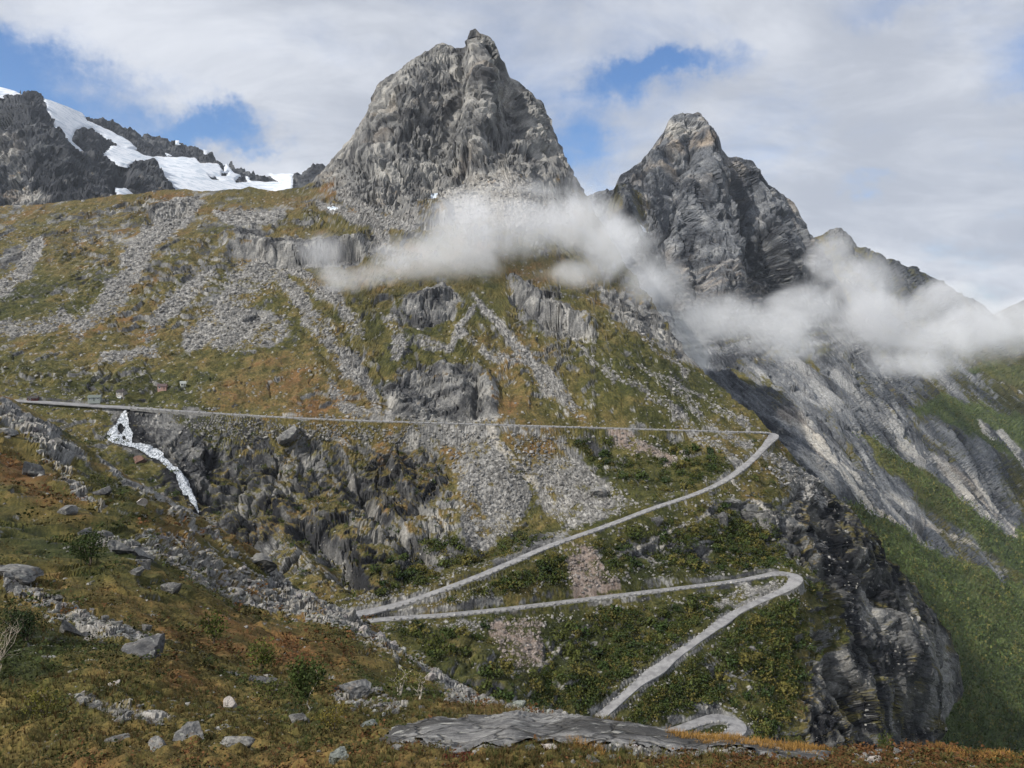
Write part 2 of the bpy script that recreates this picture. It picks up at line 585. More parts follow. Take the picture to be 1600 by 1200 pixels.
B_CTRL = [r for i, r in enumerate(ROAD_UP) if i not in (11, 13, 28, 29)] + [r for i, r in enumerate(ROAD_LOW) if i not in (0, 8, 10)] + [ROAD_END[0], ROAD_END[2], ROAD_END[4], ROAD_END[6]]
B_CTRL += [(-70, 700, 380), (0, 720, 375), (190, 658, 402), (200, 690, 386), (270, 735, 372), (302, 792, 352), (240, 690, 392), (330, 720, 390), (400, 800, 352), (420, 860, 322), (480, 880, 312), (540, 930, 292), (400, 700, 398), (500, 740, 388),
           (600, 780, 370), (480, 820, 338), (560, 860, 315), (640, 880, 312), (700, 760, 374), (700, 840, 330), (760, 850, 330), (850, 780, 375), (950, 740, 392), (1050, 720, 402), (300, 860, 330), (600, 1070, 238), (450, 990, 276), (750, 1060, 250), (850, 1150, 235),
           (1000, 1215, 240), (1200, 1000, 301), (1200, 1080, 284), (1200, 1215, 254), (1150, 830, 359), (1220, 800, 374), (1250, 860, 362), (1280, 950, 335), (1320, 900, 375), (1380, 1000, 364), (1300, 1060, 308), (1400, 1100, 342), (1300, 1215, 270), (1440, 1215, 315),
           (1258, 738, 425), (1320, 790, 432), (1400, 884, 442), (1475, 985, 455), (1504, 1078, 455), (1490, 1150, 440), (1470, 1230, 425), (1430, 1150, 372), (1450, 1000, 412),
           (-70, 560, 470), (0, 500, 530), (100, 560, 468), (-70, 322, 800), (100, 400, 650), (75, 317, 800), (275, 296, 830), (300, 400, 640), (300, 520, 505), (430, 299, 830), (450, 450, 570), (450, 560, 470), (500, 360, 700),
           (700, 560, 468), (700, 600, 445), (640, 460, 555), (700, 390, 640), (700, 320, 745), (800, 480, 545), (820, 400, 640), (900, 560, 480), (900, 440, 610), (1000, 600, 462), (1000, 520, 540), (840, 330, 735), (780, 265, 790), (640, 285, 780), (540, 290, 800),
           (914, 298, 960), (975, 410, 740), (1030, 487, 625), (1110, 592, 505), (1185, 660, 446), (488, 284, 880), (530, 236, 960), (575, 168, 1010), (600, 122, 1030), (680, 70, 1040), (725, 74, 1035), (743, 45, 1015), (784, 84, 1020), (795, 116, 1030), (850, 160, 1040),
           (874, 232, 1010), (905, 285, 970), (640, 200, 875), (620, 150, 930), (690, 130, 960), (712, 170, 930), (755, 130, 925), (750, 200, 868), (790, 200, 905), (700, 235, 852), (830, 230, 880), (860, 270, 870), (580, 240, 850), (560, 270, 830)]
B = Sheet(-70, 1504, 2.1, B_FOOT, B_SKY, B_CTRL, 455, jag=2.0, lam=1.5e-5, shear=B_shear)
px, py, wx, wy = B.px, B.py, B.wx, B.wy
bp = B.flat().copy()
bg_ = B.grid.ravel()

# cover painted where it lies: scree tongues, bare rock, ledges
SCREE_LINES = [[(300, 318, 16), (262, 345, 24), (215, 400, 26), (180, 470, 22), (120, 520, 14)], [(410, 400, 10), (400, 430, 34), (350, 480, 30), (300, 530, 16)], [(425, 415, 16), (480, 490, 18), (545, 565, 15), (590, 632, 10)],
               [(455, 420, 8), (530, 470, 12), (560, 520, 14)], [(290, 520, 10), (360, 520, 30), (430, 515, 22)], [(0, 515, 14), (60, 512, 18), (110, 500, 10)], [(742, 462, 4), (790, 520, 9), (840, 575, 12), (880, 620, 15), (906, 650, 10)],
               [(720, 520, 8), (780, 560, 7), (830, 570, 4)], [(926, 569, 5), (1000, 615, 10), (1075, 668, 12)], [(1000, 577, 5), (1060, 620, 9), (1121, 672, 8)], [(1044, 595, 4), (1105, 628, 6), (1165, 664, 7)],
               [(1080, 680, 10), (1130, 706, 9), (1150, 722, 6)], [(1130, 680, 5), (1165, 700, 12)], [(1195, 712, 6), (1240, 738, 14), (1275, 765, 10)], [(1205, 735, 5), (1240, 760, 12), (1290, 790, 8)], [(860, 780, 8), (940, 800, 10)],
               [(610, 500, 12), (625, 540, 14), (618, 560, 8)], [(520, 600, 12), (540, 640, 16), (600, 648, 16)], [(540, 302, 10), (580, 340, 16), (600, 370, 12)], [(1090, 950, 4), (1150, 932, 12), (1190, 945, 10)], [(500, 320, 6), (560, 345, 13), (640, 352, 14)],
               [(330, 430, 10), (270, 470, 14), (230, 520, 10)], [(160, 560, 8), (240, 540, 10)], [(60, 380, 12), (30, 430, 16), (0, 450, 12)], [(740, 480, 6), (700, 540, 8), (660, 530, 10)], [(860, 470, 5), (900, 540, 5), (960, 600, 6)],
               [(960, 470, 4), (1010, 540, 5), (1070, 590, 5)], [(340, 330, 8), (380, 345, 14), (440, 340, 12)]]
SCREE_POLYS = [[(690, 672), (762, 668), (835, 775), (800, 830), (740, 860), (715, 790)], [(780, 668), (850, 672), (930, 745), (1010, 790), (900, 822), (850, 800)], [(932, 672), (985, 678), (1065, 724), (1040, 732), (960, 702)],
               [(882, 850), (925, 843), (978, 918), (892, 932)], [(755, 970), (850, 958), (848, 1050), (785, 1045)], [(680, 972), (760, 968), (760, 1000), (700, 990)], [(905, 940), (1000, 928), (990, 945), (920, 962)],
               [(680, 308), (738, 272), (790, 260), (842, 288), (905, 306), (890, 350), (690, 345)], [(600, 925), (690, 930), (720, 945), (620, 958)], [(1150, 915), (1225, 905), (1215, 925), (1160, 940)]]
PALE = [[(764, 668, 6), (785, 700, 9), (838, 764, 5)], [(800, 1060, 4), (850, 1040, 4), (900, 985, 3)], [(1130, 742, 2), (1160, 765, 2.5), (1190, 790, 3), (1215, 815, 5)], [(960, 870, 3), (1040, 830, 3), (1110, 800, 4)]]
ROCK_POLYS = [[(600, 600), (640, 575), (700, 565), (755, 575), (785, 655), (700, 662), (610, 650)], [(350, 372), (400, 360), (480, 385), (560, 372), (600, 385), (560, 412), (430, 405)], [(230, 325), (290, 312), (300, 330), (250, 340)],
              [(790, 430), (860, 450), (925, 520), (880, 530), (820, 490)], [(615, 468), (700, 450), (720, 480), (660, 510)], [(530, 545), (570, 540), (570, 580), (545, 575)], [(350, 490), (420, 480), (440, 492), (380, 500)],
              [(200, 645), (260, 650), (330, 700), (330, 790), (270, 735), (215, 690)], [(990, 850), (1060, 838), (1115, 850), (1105, 885), (1010, 880)], [(1085, 785), (1185, 780), (1195, 830), (1120, 812)], [(930, 440), (1030, 487), (1110, 592), (1060, 560), (960, 500)],
              [(1070, 1100), (1110, 1080), (1150, 1120), (1230, 1160), (1200, 1180), (1150, 1130)], [(0, 395), (60, 385), (60, 400), (0, 410)], [(760, 880), (830, 838), (900, 815), (900, 830), (770, 892)]]
GORGE = [[(300, 655), (420, 672), (560, 668), (680, 690), (700, 760), (740, 860), (650, 905), (560, 945), (420, 880), (300, 800)]]
CLIFF = [[(1245, 745), (1300, 770), (1400, 880), (1480, 985), (1510, 1060), (1480, 1190), (1270, 1205), (1255, 1120), (1265, 1040), (1335, 1000), (1305, 905), (1200, 850), (1180, 800), (1230, 800)]]
GREEN = [[(-70, 440), (100, 440), (190, 430), (170, 490), (60, 500), (-70, 500)], [(900, 480), (1100, 600), (1190, 668), (1000, 650), (880, 590)], [(900, 690), (1100, 700), (1180, 735), (1000, 790), (920, 760)], [(560, 890), (720, 820), (740, 880), (640, 920)],
         [(590, 980), (1240, 930), (1240, 1160), (930, 1200), (700, 1100)], [(860, 880), (1240, 800), (1240, 890), (900, 930)], [(-70, 560), (300, 560), (300, 625), (-70, 625)]]
RUSTV = [[(390, 520), (570, 540), (600, 650), (330, 640)], [(280, 620), (420, 600), (420, 660)], [(500, 290), (640, 290), (640, 320), (520, 330)], [(1130, 600), (1200, 670), (1150, 660)]]
scr = np.zeros(px.shape); rockm = scr.copy(); pale = scr.copy(); wet_shade = scr.copy(); hue = scr.copy() + 0.43; rustm = scr.copy()
for l in SCREE_LINES: scr = np.maximum(scr, paint_line(wx, wy, l))
for l in SCREE_POLYS: scr = np.maximum(scr, paint_poly(wx, wy, l, 7))
for l in PALE:
    m = paint_line(0.5 * (wx + px), 0.5 * (wy + py), l); pale = np.maximum(pale, m); scr = np.maximum(scr, m)
for l in ROCK_POLYS: rockm = np.maximum(rockm, paint_poly(wx, wy, l, 10))
gorge = paint_poly(wx, wy, GORGE[0], 14)
cliff = paint_poly(wx, wy, CLIFF[0], 10)
for l in GREEN: hue -= 0.22 * paint_poly(wx, wy, l, 25)
for l in RUSTV: hue += 0.22 * paint_poly(wx, wy, l, 22)
for l in (SCREE_POLYS[3], SCREE_POLYS[4], SCREE_POLYS[2]): rustm = np.maximum(rustm, paint_poly(wx, wy, l, 9))
peak = paint_poly(wx, wy, [(470, 285), (520, 292), (580, 322), (640, 338), (690, 318), (700, 292), (740, 268), (800, 258), (860, 285), (930, 310), (930, 20), (480, 20)], 14)

# distance to the roads
sel = (py.ravel() > 605)
idx = np.nonzero(sel)[0]
rd = np.full(px.size, 1e3); rz = np.zeros(px.size)
for k in range(0, len(idx), 20000):
    q = bp[idx[k:k + 20000]].astype(np.float32)
    dx = q[:, None, 0] - ROADS[None, :, 0].astype(np.float32); dy = q[:, None, 1] - ROADS[None, :, 1].astype(np.float32); dz = q[:, None, 2] - ROADS[None, :, 2].astype(np.float32)
    d2 = dx * dx + dy * dy + 2.5 * dz * dz
    j = d2.argmin(1); a = np.arange(len(q))
    rd[idx[k:k + 20000]] = np.hypot(dx[a, j], dy[a, j]); rz[idx[k:k + 20000]] = ROADS[j, 2]
away = sstep(4.0, 16.0, rd)

# relief
aniso = bp * np.stack([np.ones(len(bp)), np.ones(len(bp)), 1 - 0.62 * peak.ravel()], -1)
f_big = fbm(bp, 150, 3, 0.5, bg_)
f_soft = fbm(bp, 60, 6, 0.52, bg_)
scf, pk, gf, cf = scr.ravel(), peak.ravel(), gorge.ravel(), cliff.ravel()
low = sstep(640, 720, py).ravel()
rockf = np.maximum.reduce([rockm.ravel(), pk, cf, gf])
fac = facets(aniso, 22, 5, bg_, 0.25, warp=1.2 * f_soft[:, None])
facl = facets(bp * np.array([1, 1, 1.25]), 19, 5, bg_, -0.12, warp=1.5 * f_soft[:, None])
fac = (fac * pk + facl * (1 - pk)) * (0.25 + 0.75 * B.face.ravel())
# ledges: the slope rises in broken steps
tv = fbm(bp * np.array([1, 0.8, 1.6]) + 210, 74, 5, 0.5, bg_) * 3.4 + bp[:, 2] / 26
tfr = tv - np.floor(tv)
terr = (np.floor(tv) + sstep(0.0, 0.26, tfr)) - tv - 0.37
tmask = sstep(-0.25, 0.35, fbm(bp - 70, 95, 3, 0.5)) * (1 - scf)
gully = -np.abs(fbm(bp * np.array([1, .22, .22]) + 15 * f_big[:, None] * np.array([1, 0, 0]), 34, 4, 0.55, bg_)) + 0.27
s1, s2, sv = worley(bp / 2.3)
amp_r = 0.32 + 0.13 * pk + 0.06 * gf + 0.06 * cf
disp = f_big * 4.0 * (1 - 0.4 * pk) + f_soft * 0.9 + fac * amp_r * np.clip(rockf + 0.30 * (1 - scf), 0, 1)
disp += terr * tmask * (1 - pk) * (3.2 + 1.5 * gf + 1.6 * sstep(560, 420, py).ravel()) * (1 - cf)
gpk = 0.27 - np.abs(fbm(bp * np.array([1, .5, .28]) + 60, 16, 4, 0.6, bg_))
disp += pk * gpk * 3.5
ckn = np.abs(fbm(bp * np.array([1, .6, .16]) + 3 * f_soft[:, None] * np.array([1, 1, 0]) + 130, 26, 4, 0.62, bg_))
ckh = np.abs(fbm(bp * np.array([.25, .3, 1.0]) + 2.5 * f_soft[:, None] * np.array([0, 0, 1]) + 530, 22, 4, 0.62, bg_))
crk = np.maximum(1 - sstep(0.0, 0.10, ckn), 0.55 * (1 - sstep(0.0, 0.07, ckh)))
disp -= crk * (5.5 * pk + 2.0 * np.maximum(gf, cf) + 1.6 * rockm.ravel())
disp += gully * (2.6 * (1 - rockf) + 2.0 * pk + 1.0 * gf + 1.5 * cf)
disp += scf * ((0.6 - s1) * 0.8 + (sv - .5) * 0.7) * np.clip(bg_, .8, 1.5)
disp += (1 - rockf) * (1 - scf) * (fbm(bp, 6, 3, 0.6, bg_) * 0.7 + (sv > .86) * (0.5 - s1) * 1.6)
# buttresses and gullies of the peak, ledges on the slope: (x, y, half width), metres towards the viewer
FORMS = [([(743, 70, 14), (752, 120, 24), (748, 190, 26), (735, 240, 30)], 16), ([(722, 100, 6), (714, 140, 10), (705, 190, 13), (690, 230, 18)], -8), ([(690, 80, 18), (655, 120, 26), (630, 170, 30)], 10), ([(600, 130, 14), (590, 190, 24), (570, 240, 30)], 9),
         ([(660, 150, 8), (670, 200, 12), (690, 250, 16)], -5), ([(785, 100, 8), (800, 150, 12), (810, 200, 14)], -12), ([(830, 160, 12), (850, 220, 18), (880, 275, 22)], 9), ([(605, 165, 14), (620, 180, 16)], -10), ([(760, 215, 12), (800, 235, 14), (850, 245, 10)], -9),
         ([(590, 265, 12), (660, 270, 14), (740, 255, 10)], 8), ([(640, 330, 14), (690, 335, 18), (700, 345, 8)], 10), ([(700, 580, 22), (720, 620, 30)], 5), ([(762, 590, 10), (770, 640, 14)], 5), ([(612, 610, 10), (640, 640, 14)], 3), ([(745, 600, 4), (740, 650, 6)], -4),
         ([(360, 378, 14), (420, 388, 9), (480, 395, 12), (560, 385, 14)], 7), ([(365, 398, 10), (450, 408, 8), (560, 402, 10)], -6), ([(240, 328, 10), (290, 318, 9)], 6), ([(238, 340, 8), (292, 330, 7)], -5), ([(800, 445, 10), (850, 480, 12), (920, 515, 9)], 6),
         ([(805, 470, 9), (850, 500, 10), (915, 528, 8)], -6), ([(620, 480, 10), (690, 465, 12)], 5), ([(630, 505, 8), (700, 490, 9)], -5), ([(470, 830, 18), (520, 870, 24), (560, 920, 14)], -9), ([(560, 760, 12), (600, 820, 12), (690, 900, 10)], -5), ([(520, 700, 9), (545, 760, 10), (585, 800, 9)], -5),
         ([(400, 740, 14), (440, 790, 18)], 4), ([(330, 690, 12), (370, 720, 14)], 3), ([(620, 720, 10), (640, 780, 13)], 4), ([(1270, 800, 8), (1330, 880, 10), (1400, 960, 12)], -6), ([(1290, 1000, 12), (1330, 1080, 16), (1360, 1180, 16)], -9), ([(1250, 850, 8), (1300, 900, 14), (1310, 960, 12)], -8),
         ([(1380, 960, 14), (1440, 1060, 18), (1450, 1150, 14)], 7), ([(1095, 1090, 14), (1085, 1108, 18)], -7), ([(1000, 860, 12), (1100, 866, 12)], -3), ([(190, 660, 8), (200, 690, 14), (270, 735, 8), (300, 785, 8), (330, 840, 12), (400, 880, 14)], -3.5)]
fx, fy = px + 0.4 * (wx - px), py + 0.4 * (wy - py)
form = np.zeros(px.shape)
for l, a in FORMS:
    form += a * paint_line(fx, fy, l, 0.85)
tip = np.maximum(sstep(0, 14, py - np.interp(px, [p[0] for p in B_SKY], [p[1] for p in B_SKY])), 0.8 * sstep(900, 930, px))     # calmer right at the skyline
disp = (disp * (0.35 + 0.65 * tip.ravel()) + form.ravel() * sstep(0, 30, py - np.interp(px, [p[0] for p in B_SKY], [p[1] for p in B_SKY])).ravel()) * (0.06 + 0.94 * away)
fallm = paint_line(px, py, [(192, 645, 16), (188, 680, 24), (230, 705, 14), (275, 740, 16), (300, 785, 14)], .6)
disp = disp * (1 - .8 * fallm.ravel())
B.displace(disp)
Pz = B.P.reshape(-1, 3)
rr = rd + 0.7 * fbm(bp, 8, 3)
rz0 = rz - 0.30
lo_, hi_ = rz0 - 1.9 * np.maximum(rr - 2.6, 0), rz0 + 2.3 * np.maximum(rr - 2.6, 0)       # graded banks above and below the road
gr_ = 1 - sstep(14, 20, rd)
zz = np.clip(Pz[:, 2], lo_, hi_)
Pz[:, 2] = Pz[:, 2] * (1 - gr_) + zz * gr_
B.P = Pz.reshape(B.P.shape)
B.finish()
nz = B.FN[..., 2]
rk = np.maximum.reduce([rockm, (0.95 - 0.35 * sstep(250, 300, py)) * peak, 0.80 * cliff, 0.40 * gorge])
steep = sstep(0.14, 0.42, B.N[..., 2] - nz)
vegv = 0.98 - 0.80 * rk - 0.55 * scr - 0.75 * steep + 0.22 * B.shape(f_soft)
vegv += 0.12 * sstep(700, 1000, py) * (1 - cliff) - 0.30 * sstep(560, 330, py) + 0.15 * paint_poly(wx, wy, GREEN[1], 20)
vegv -= 0.5 * (1 - sstep(2.2, 3.0, B.shape(rd)))
hue += 0.12 * B.shape(fbm(bp, 90, 3)) - 0.12 * sstep(1000, 1200, px) + 0.16 * sstep(480, 330, py)
wet_shade = np.clip(np.maximum(1.05 * cliff, 1.05 * gorge * (0.35 + 0.65 * sstep(690, 850, py))) * (0.62 + 1.0 * B.shape(fbm(aniso + 50, 50, 4, 0.6))), 0, 1)  # wet dark rock; deep shade of the gorge bottom is painted in too
wet_shade = np.maximum(wet_shade, 0.45 * rockm * B.shape(sstep(0.0, 0.4, fbm(aniso - 30, 22, 3)))) * (1 - scr)
pale = np.maximum(pale, 0.45 * peak * np.clip(0.2 + B.shape(fbm(aniso + 90, 70, 4)), 0, 1) + 0.35 * paint_poly(wx, wy, SCREE_POLYS[7], 9))
rustm = np.maximum(rustm, 0.35 * peak * np.clip(B.shape(fbm(bp + 40, 80, 3)) * 2, 0, 1))
vegv -= 0.55 * fallm
wet_shade = np.maximum(wet_shade, 0.95 * paint_line(wx, wy, [(192, 645, 16), (192, 680, 30), (235, 708, 22), (278, 742, 24), (305, 790, 24)], .6))
M_B = terrain_mat('spur_ground', 0.6)
TB = tint(bp, bg_, vegv, scr, hue, pale, wet_shade, rustm, 0.0, 0.8)
B_SCR, RUSTM, peak_m, cliff_m, outc_m = scr.copy(), rustm.copy(), peak.copy(), cliff.copy(), sstep(-0.1, 0.3, fbm(bp + 300, 70, 4, 0.55, bg_))
B_VEG = vegv.copy()
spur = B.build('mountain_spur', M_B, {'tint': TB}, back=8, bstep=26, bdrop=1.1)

# ------------------------------------------------------------------ the second peak and the valley wall below it
C_SKY = [(860, 345), (905, 318), (925, 302), (945, 298), (958, 296), (968, 275), (985, 262), (1005, 248), (1022, 230), (1035, 210), (1045, 190), (1052, 181), (1066, 177), (1080, 178), (1094, 177), (1100, 186), (1112, 197), (1124, 213), (1128, 230),
         (1140, 247), (1152, 245), (1163, 248), (1176, 251), (1182, 264), (1195, 282), (1205, 292), (1222, 300), (1240, 316), (1250, 335), (1258, 352), (1264, 370), (1280, 390), (1292, 405), (1305, 425), (1316, 445), (1324, 470), (1332, 492),
         (1380, 520), (1450, 540), (1520, 548), (1600, 560), (1730, 580)]
C_FOOT = [(860, 420), (1000, 530), (1100, 670), (1200, 770), (1300, 870), (1390, 980), (1430, 1100), (1445, 1250), (1730, 1260)]
C_CTRL = [(1066, 178, 1850), (950, 300, 1750), (1000, 260, 1830), (1176, 251, 1860), (1250, 335, 1880), (1324, 470, 1820), (1070, 300, 1690), (1000, 400, 1560), (1100, 450, 1520), (1200, 400, 1680), (1250, 500, 1620), (1100, 560, 1340), (1050, 540, 1400), (1150, 620, 1230),
          (1200, 680, 1140), (1250, 720, 1090), (1300, 560, 1500), (1350, 650, 1370), (1332, 492, 1780), (1450, 540, 1950), (1600, 560, 2200), (1600, 650, 1850), (1500, 700, 1500), (1400, 760, 1230), (1300, 800, 1010), (1600, 800, 1450), (1400, 900, 950), (1500, 900, 1090),
          (1600, 950, 1130), (1480, 1100, 820), (1600, 1100, 940), (1600, 1250, 790), (1480, 1250, 710), (1730, 900, 1310), (1730, 1250, 850), (1730, 580, 2400), (860, 420, 1600), (1120, 330, 1740), (1040, 240, 1800), (1150, 300, 1780)]
C = Sheet(860, 1730, 2.2, C_FOOT, C_SKY, C_CTRL, 400, jag=2.0, lam=1e-3)
px, py, wx, wy = C.px, C.py, C.wx, C.wy
cp = C.flat().copy(); cg = C.grid.ravel()
dv = at(1450, 860, 1000.0) - at(1230, 640, 1180.0); dv /= np.linalg.norm(dv)          # the dip of the slabs
e2 = np.cross(dv, (0, 0, 1)); e2 /= np.linalg.norm(e2); e3 = np.cross(dv, e2)
dip = np.stack([cp @ dv * 0.22, cp @ e2, cp @ e3], -1)
top = 1 - sstep(400, 560, py)                                            # 1 on the peak, 0 on the slabs below
an = cp * np.array([1, 1, 0.38])
f_big = fbm(cp, 320, 3, 0.5, cg)
fac = facets(an, 44, 4, cg, 0.25, warp=4 * f_big[:, None])
fsl = facets(dip, 34, 4, cg, warp=6 * f_big[:, None])
dvv = sstep(-.4, .4, fbm(dip + 8, 70, 3))
gul = -np.abs(fbm(cp * np.array([1, 1, .2]) + 20 * f_big[:, None] * np.array([1, 1, 0]), 90, 4, 0.55, cg))
slg = -np.abs(fbm(dip * np.array([.6, 1, 1]), 60, 5, 0.58, cg))
tf = top.ravel()
wood = np.maximum.reduce([paint_poly(wx, wy, [(1300, 775), (1345, 790), (1470, 860), (1560, 905), (1740, 960), (1740, 1270), (1380, 1270), (1380, 950)], 14), paint_poly(wx, wy, [(1350, 690), (1440, 720), (1560, 800), (1740, 870), (1740, 1000), (1560, 880), (1440, 790)], 14),
                          paint_poly(wx, wy, [(1420, 640), (1520, 690), (1740, 800), (1740, 720), (1600, 650), (1480, 620)], 16), paint_poly(wx, wy, [(1500, 580), (1740, 640), (1740, 600), (1560, 560)], 12) * 0.9])
slabs = np.maximum.reduce([paint_line(wx, wy, [(1230, 650, 20), (1290, 720, 30), (1340, 770, 24), (1400, 790, 18), (1440, 822, 9)], 0.5), paint_line(wx, wy, [(1400, 695, 10), (1470, 730, 20), (1530, 775, 26), (1575, 815, 18), (1592, 830, 8)], 0.5),
                           paint_line(wx, wy, [(1530, 660, 6), (1600, 715, 12), (1700, 780, 14)], 0.5)])
trail = np.maximum.reduce([paint_line(px, py, [(1440, 815, 6), (1490, 840, 3.5), (1545, 868, 2.5)], 0.5), paint_line(px, py, [(1360, 790, 3), (1400, 815, 2), (1450, 850, 1.5)], 0.5), paint_line(px, py, [(1582, 832, 3), (1640, 860, 3)], 0.5)])
wood = wood * (1 - slabs)
disp = f_big * 10 + tf * (fac * 0.5 * (0.2 + 0.8 * C.face.ravel()) + (gul + .27) * 15 * (0.4 + 0.6 * C.face.ravel())) + (1 - tf) * (1 - wood.ravel()) * (fsl * 0.36 + (slg + .27) * 8)
tr1, tr2, trv = worley(cp / np.maximum(6.5, cg * 1.8)[:, None])
disp += wood.ravel() * ((0.75 - tr1) * 4.5 + fbm(cp, 70, 3, 0.5, cg) * 5)
CF = [([(1090, 190, 12), (1110, 250, 20), (1120, 320, 30), (1140, 420, 40)], 30), ([(1060, 200, 14), (1020, 270, 24), (975, 330, 30)], 24), ([(1060, 260, 18), (1050, 340, 24), (1040, 420, 26)], -18), ([(1130, 260, 8), (1160, 330, 14), (1180, 420, 20)], -36),
      ([(1170, 265, 10), (1210, 330, 18), (1260, 420, 20)], 24), ([(1200, 380, 12), (1220, 440, 18)], -24), ([(1270, 400, 10), (1300, 450, 14)], 18), ([(1000, 345, 14), (1040, 400, 20), (1100, 440, 20)], -21), ([(965, 320, 12), (990, 350, 18)], 18)]
fx, fy = px + 0.4 * (wx - px), py + 0.4 * (wy - py)
form = np.zeros(px.shape)
for l, a in CF:
    form += a * paint_line(fx, fy, l, 0.85)
tip = sstep(0, 16, py - np.interp(px, [p[0] for p in C_SKY], [p[1] for p in C_SKY]))
C.displace((disp * (0.3 + 0.7 * tip.ravel()) + form.ravel() * sstep(0, 40, py - np.interp(px, [p[0] for p in C_SKY], [p[1] for p in C_SKY])).ravel()))
C.finish()
nz = C.FN[..., 2]
veg = 0.12 + 0.55 * (nz - 0.55) - 0.5 * top + 0.35 * C.shape(fbm(cp + 70, 140, 4)) + 0.5 * sstep(1330, 1600, px) * (1 - top) - 0.9 * slabs
veg = np.maximum(veg, 0.45 * paint_poly(wx, wy, [(930, 300), (1010, 320), (1020, 350), (950, 345)], 12))
pale = np.maximum.reduce([0.95 * slabs, trail, 0.28 * np.clip(C.shape(fbm(dip + 30, 120, 4)) * 1.6, 0, 1) * (1 - top), 0.8 * paint_poly(wx, wy, [(1030, 222), (1045, 190), (1095, 190), (1100, 215), (1060, 225)], 6)])
rustm = np.clip(np.maximum.reduce([0.9 * paint_poly(wx, wy, [(1030, 230), (1060, 190), (1110, 200), (1130, 290), (1105, 290), (1090, 240), (1020, 280)], 8), 0.5 * top * np.clip(C.shape(fbm(cp, 160, 3)) * 2, 0, 1), 0.6 * slabs * (C.shape(dvv) > .4),
                                   0.7 * paint_line(wx, wy, [(1255, 350, 7), (1275, 400, 9), (1310, 440, 8)], .6)]), 0, 1)
wet_shade = np.clip(0.55 * top * sstep(300, 420, py) * (0.5 + C.shape(fbm(an, 90, 4))) + 0.8 * paint_line(wx, wy, [(1190, 370, 14), (1215, 420, 26), (1225, 470, 24)], 0.7) + 0.6 * paint_line(wx, wy, [(985, 355, 8), (1030, 410, 14), (1080, 440, 16)], .7), 0, 1)
M_C = terrain_mat('far_wall_ground', 1.6)
dn = (1 - tf)[:, None]
TC = tint(cp * (1 - dn) + dn * (dip * np.array([1.6, 1, 1])), cg, veg, 0.9 * trail, 0.22 + 0.1 * C.shape(f_big), pale, wet_shade, rustm, wood * 0.95, 2.4, rock=(np.array((.036, .039, .046)), np.array((.108, .115, .126)), np.array((.235, .240, .243))))
WOOD = wood.copy()
wall_far = C.build('mountain_and_valley_side', M_C, {'tint': TC}, back=8, bstep=50, bdrop=1.2)

# ------------------------------------------------------------------ ridge behind on the right, glacier mountain on the left
E_SKY = [(1200, 430), (1265, 368), (1285, 362), (1300, 356), (1315, 353), (1330, 366), (1345, 380), (1370, 392), (1400, 405), (1430, 418), (1460, 430), (1485, 445), (1520, 465), (1558, 488), (1580, 476), (1600, 468), (1640, 460), (1760, 450)]
E = Sheet(1200, 1760, 2.4, [(1200, 640), (1760, 660)], E_SKY, [(1200, 430, 3000), (1315, 353, 3100), (1460, 430, 3300), (1600, 468, 3900), (1760, 450, 4000), (1200, 640, 2300), (1500, 640, 2700), (1760, 660, 2900), (1315, 450, 2750), (1558, 488, 3500)], 110, jag=1.6, lam=1e-3)
ep = E.flat().copy(); eg = E.grid.ravel()
E.displace(facets(ep * np.array([1, 1, .6]), 60, 4, eg) * 0.22 - np.abs(fbm(ep * np.array([1, 1, .3]), 200, 4, .55, eg)) * 30)
E.finish()
M_E = terrain_mat('distant_ground', 3.5)
E.build('distant_ridge', M_E, {'tint': tint(ep, eg, 0.36 + 0.5 * (E.FN[..., 2] - .6) + 0.3 * sstep(430, 560, E.py), 0, 0.3, 0, 0, 0, 0, 4.5, rock=(np.array((.035, .038, .042)), np.array((.085, .088, .093)), np.array((.17, .172, .172))))}, back=5, bstep=120, bdrop=0.9)

L_SKY = [(-90, 112), (0, 138), (30, 146), (42, 152), (48, 148), (62, 149), (70, 157), (110, 172), (130, 180), (160, 185), (200, 197), (240, 208), (272, 216), (290, 216), (310, 228), (340, 245), (352, 248), (362, 246), (380, 258), (410, 270), (430, 275), (455, 273), (470, 264), (490, 256),
         (512, 250), (580, 244)]
L_CTRL = [(-90, 112, 2200), (0, 138, 2250), (0, 250, 1750), (-90, 250, 1700), (100, 300, 1640), (180, 305, 1700), (70, 157, 2300), (130, 180, 2500), (290, 216, 2850), (300, 280, 2300), (440, 275, 2800), (440, 300, 2500), (512, 250, 2650), (580, 300, 2400), (250, 290, 2050),
          (200, 240, 2300), (150, 230, 2150), (100, 220, 1900), (250, 250, 2450), (-90, 345, 1450), (250, 345, 1700), (580, 345, 2000), (60, 170, 2050), (210, 275, 1980), (230, 345, 1700)]
L = Sheet(-90, 580, 2.0, [(-90, 350), (580, 350)], L_SKY, L_CTRL, 130, jag=1.2, lam=1e-3)
base_L = L.P.copy(); base_N = L.N.copy()


def crop1(pts): return [(x * .3375, 100 + y * .3375) for x, y in pts]


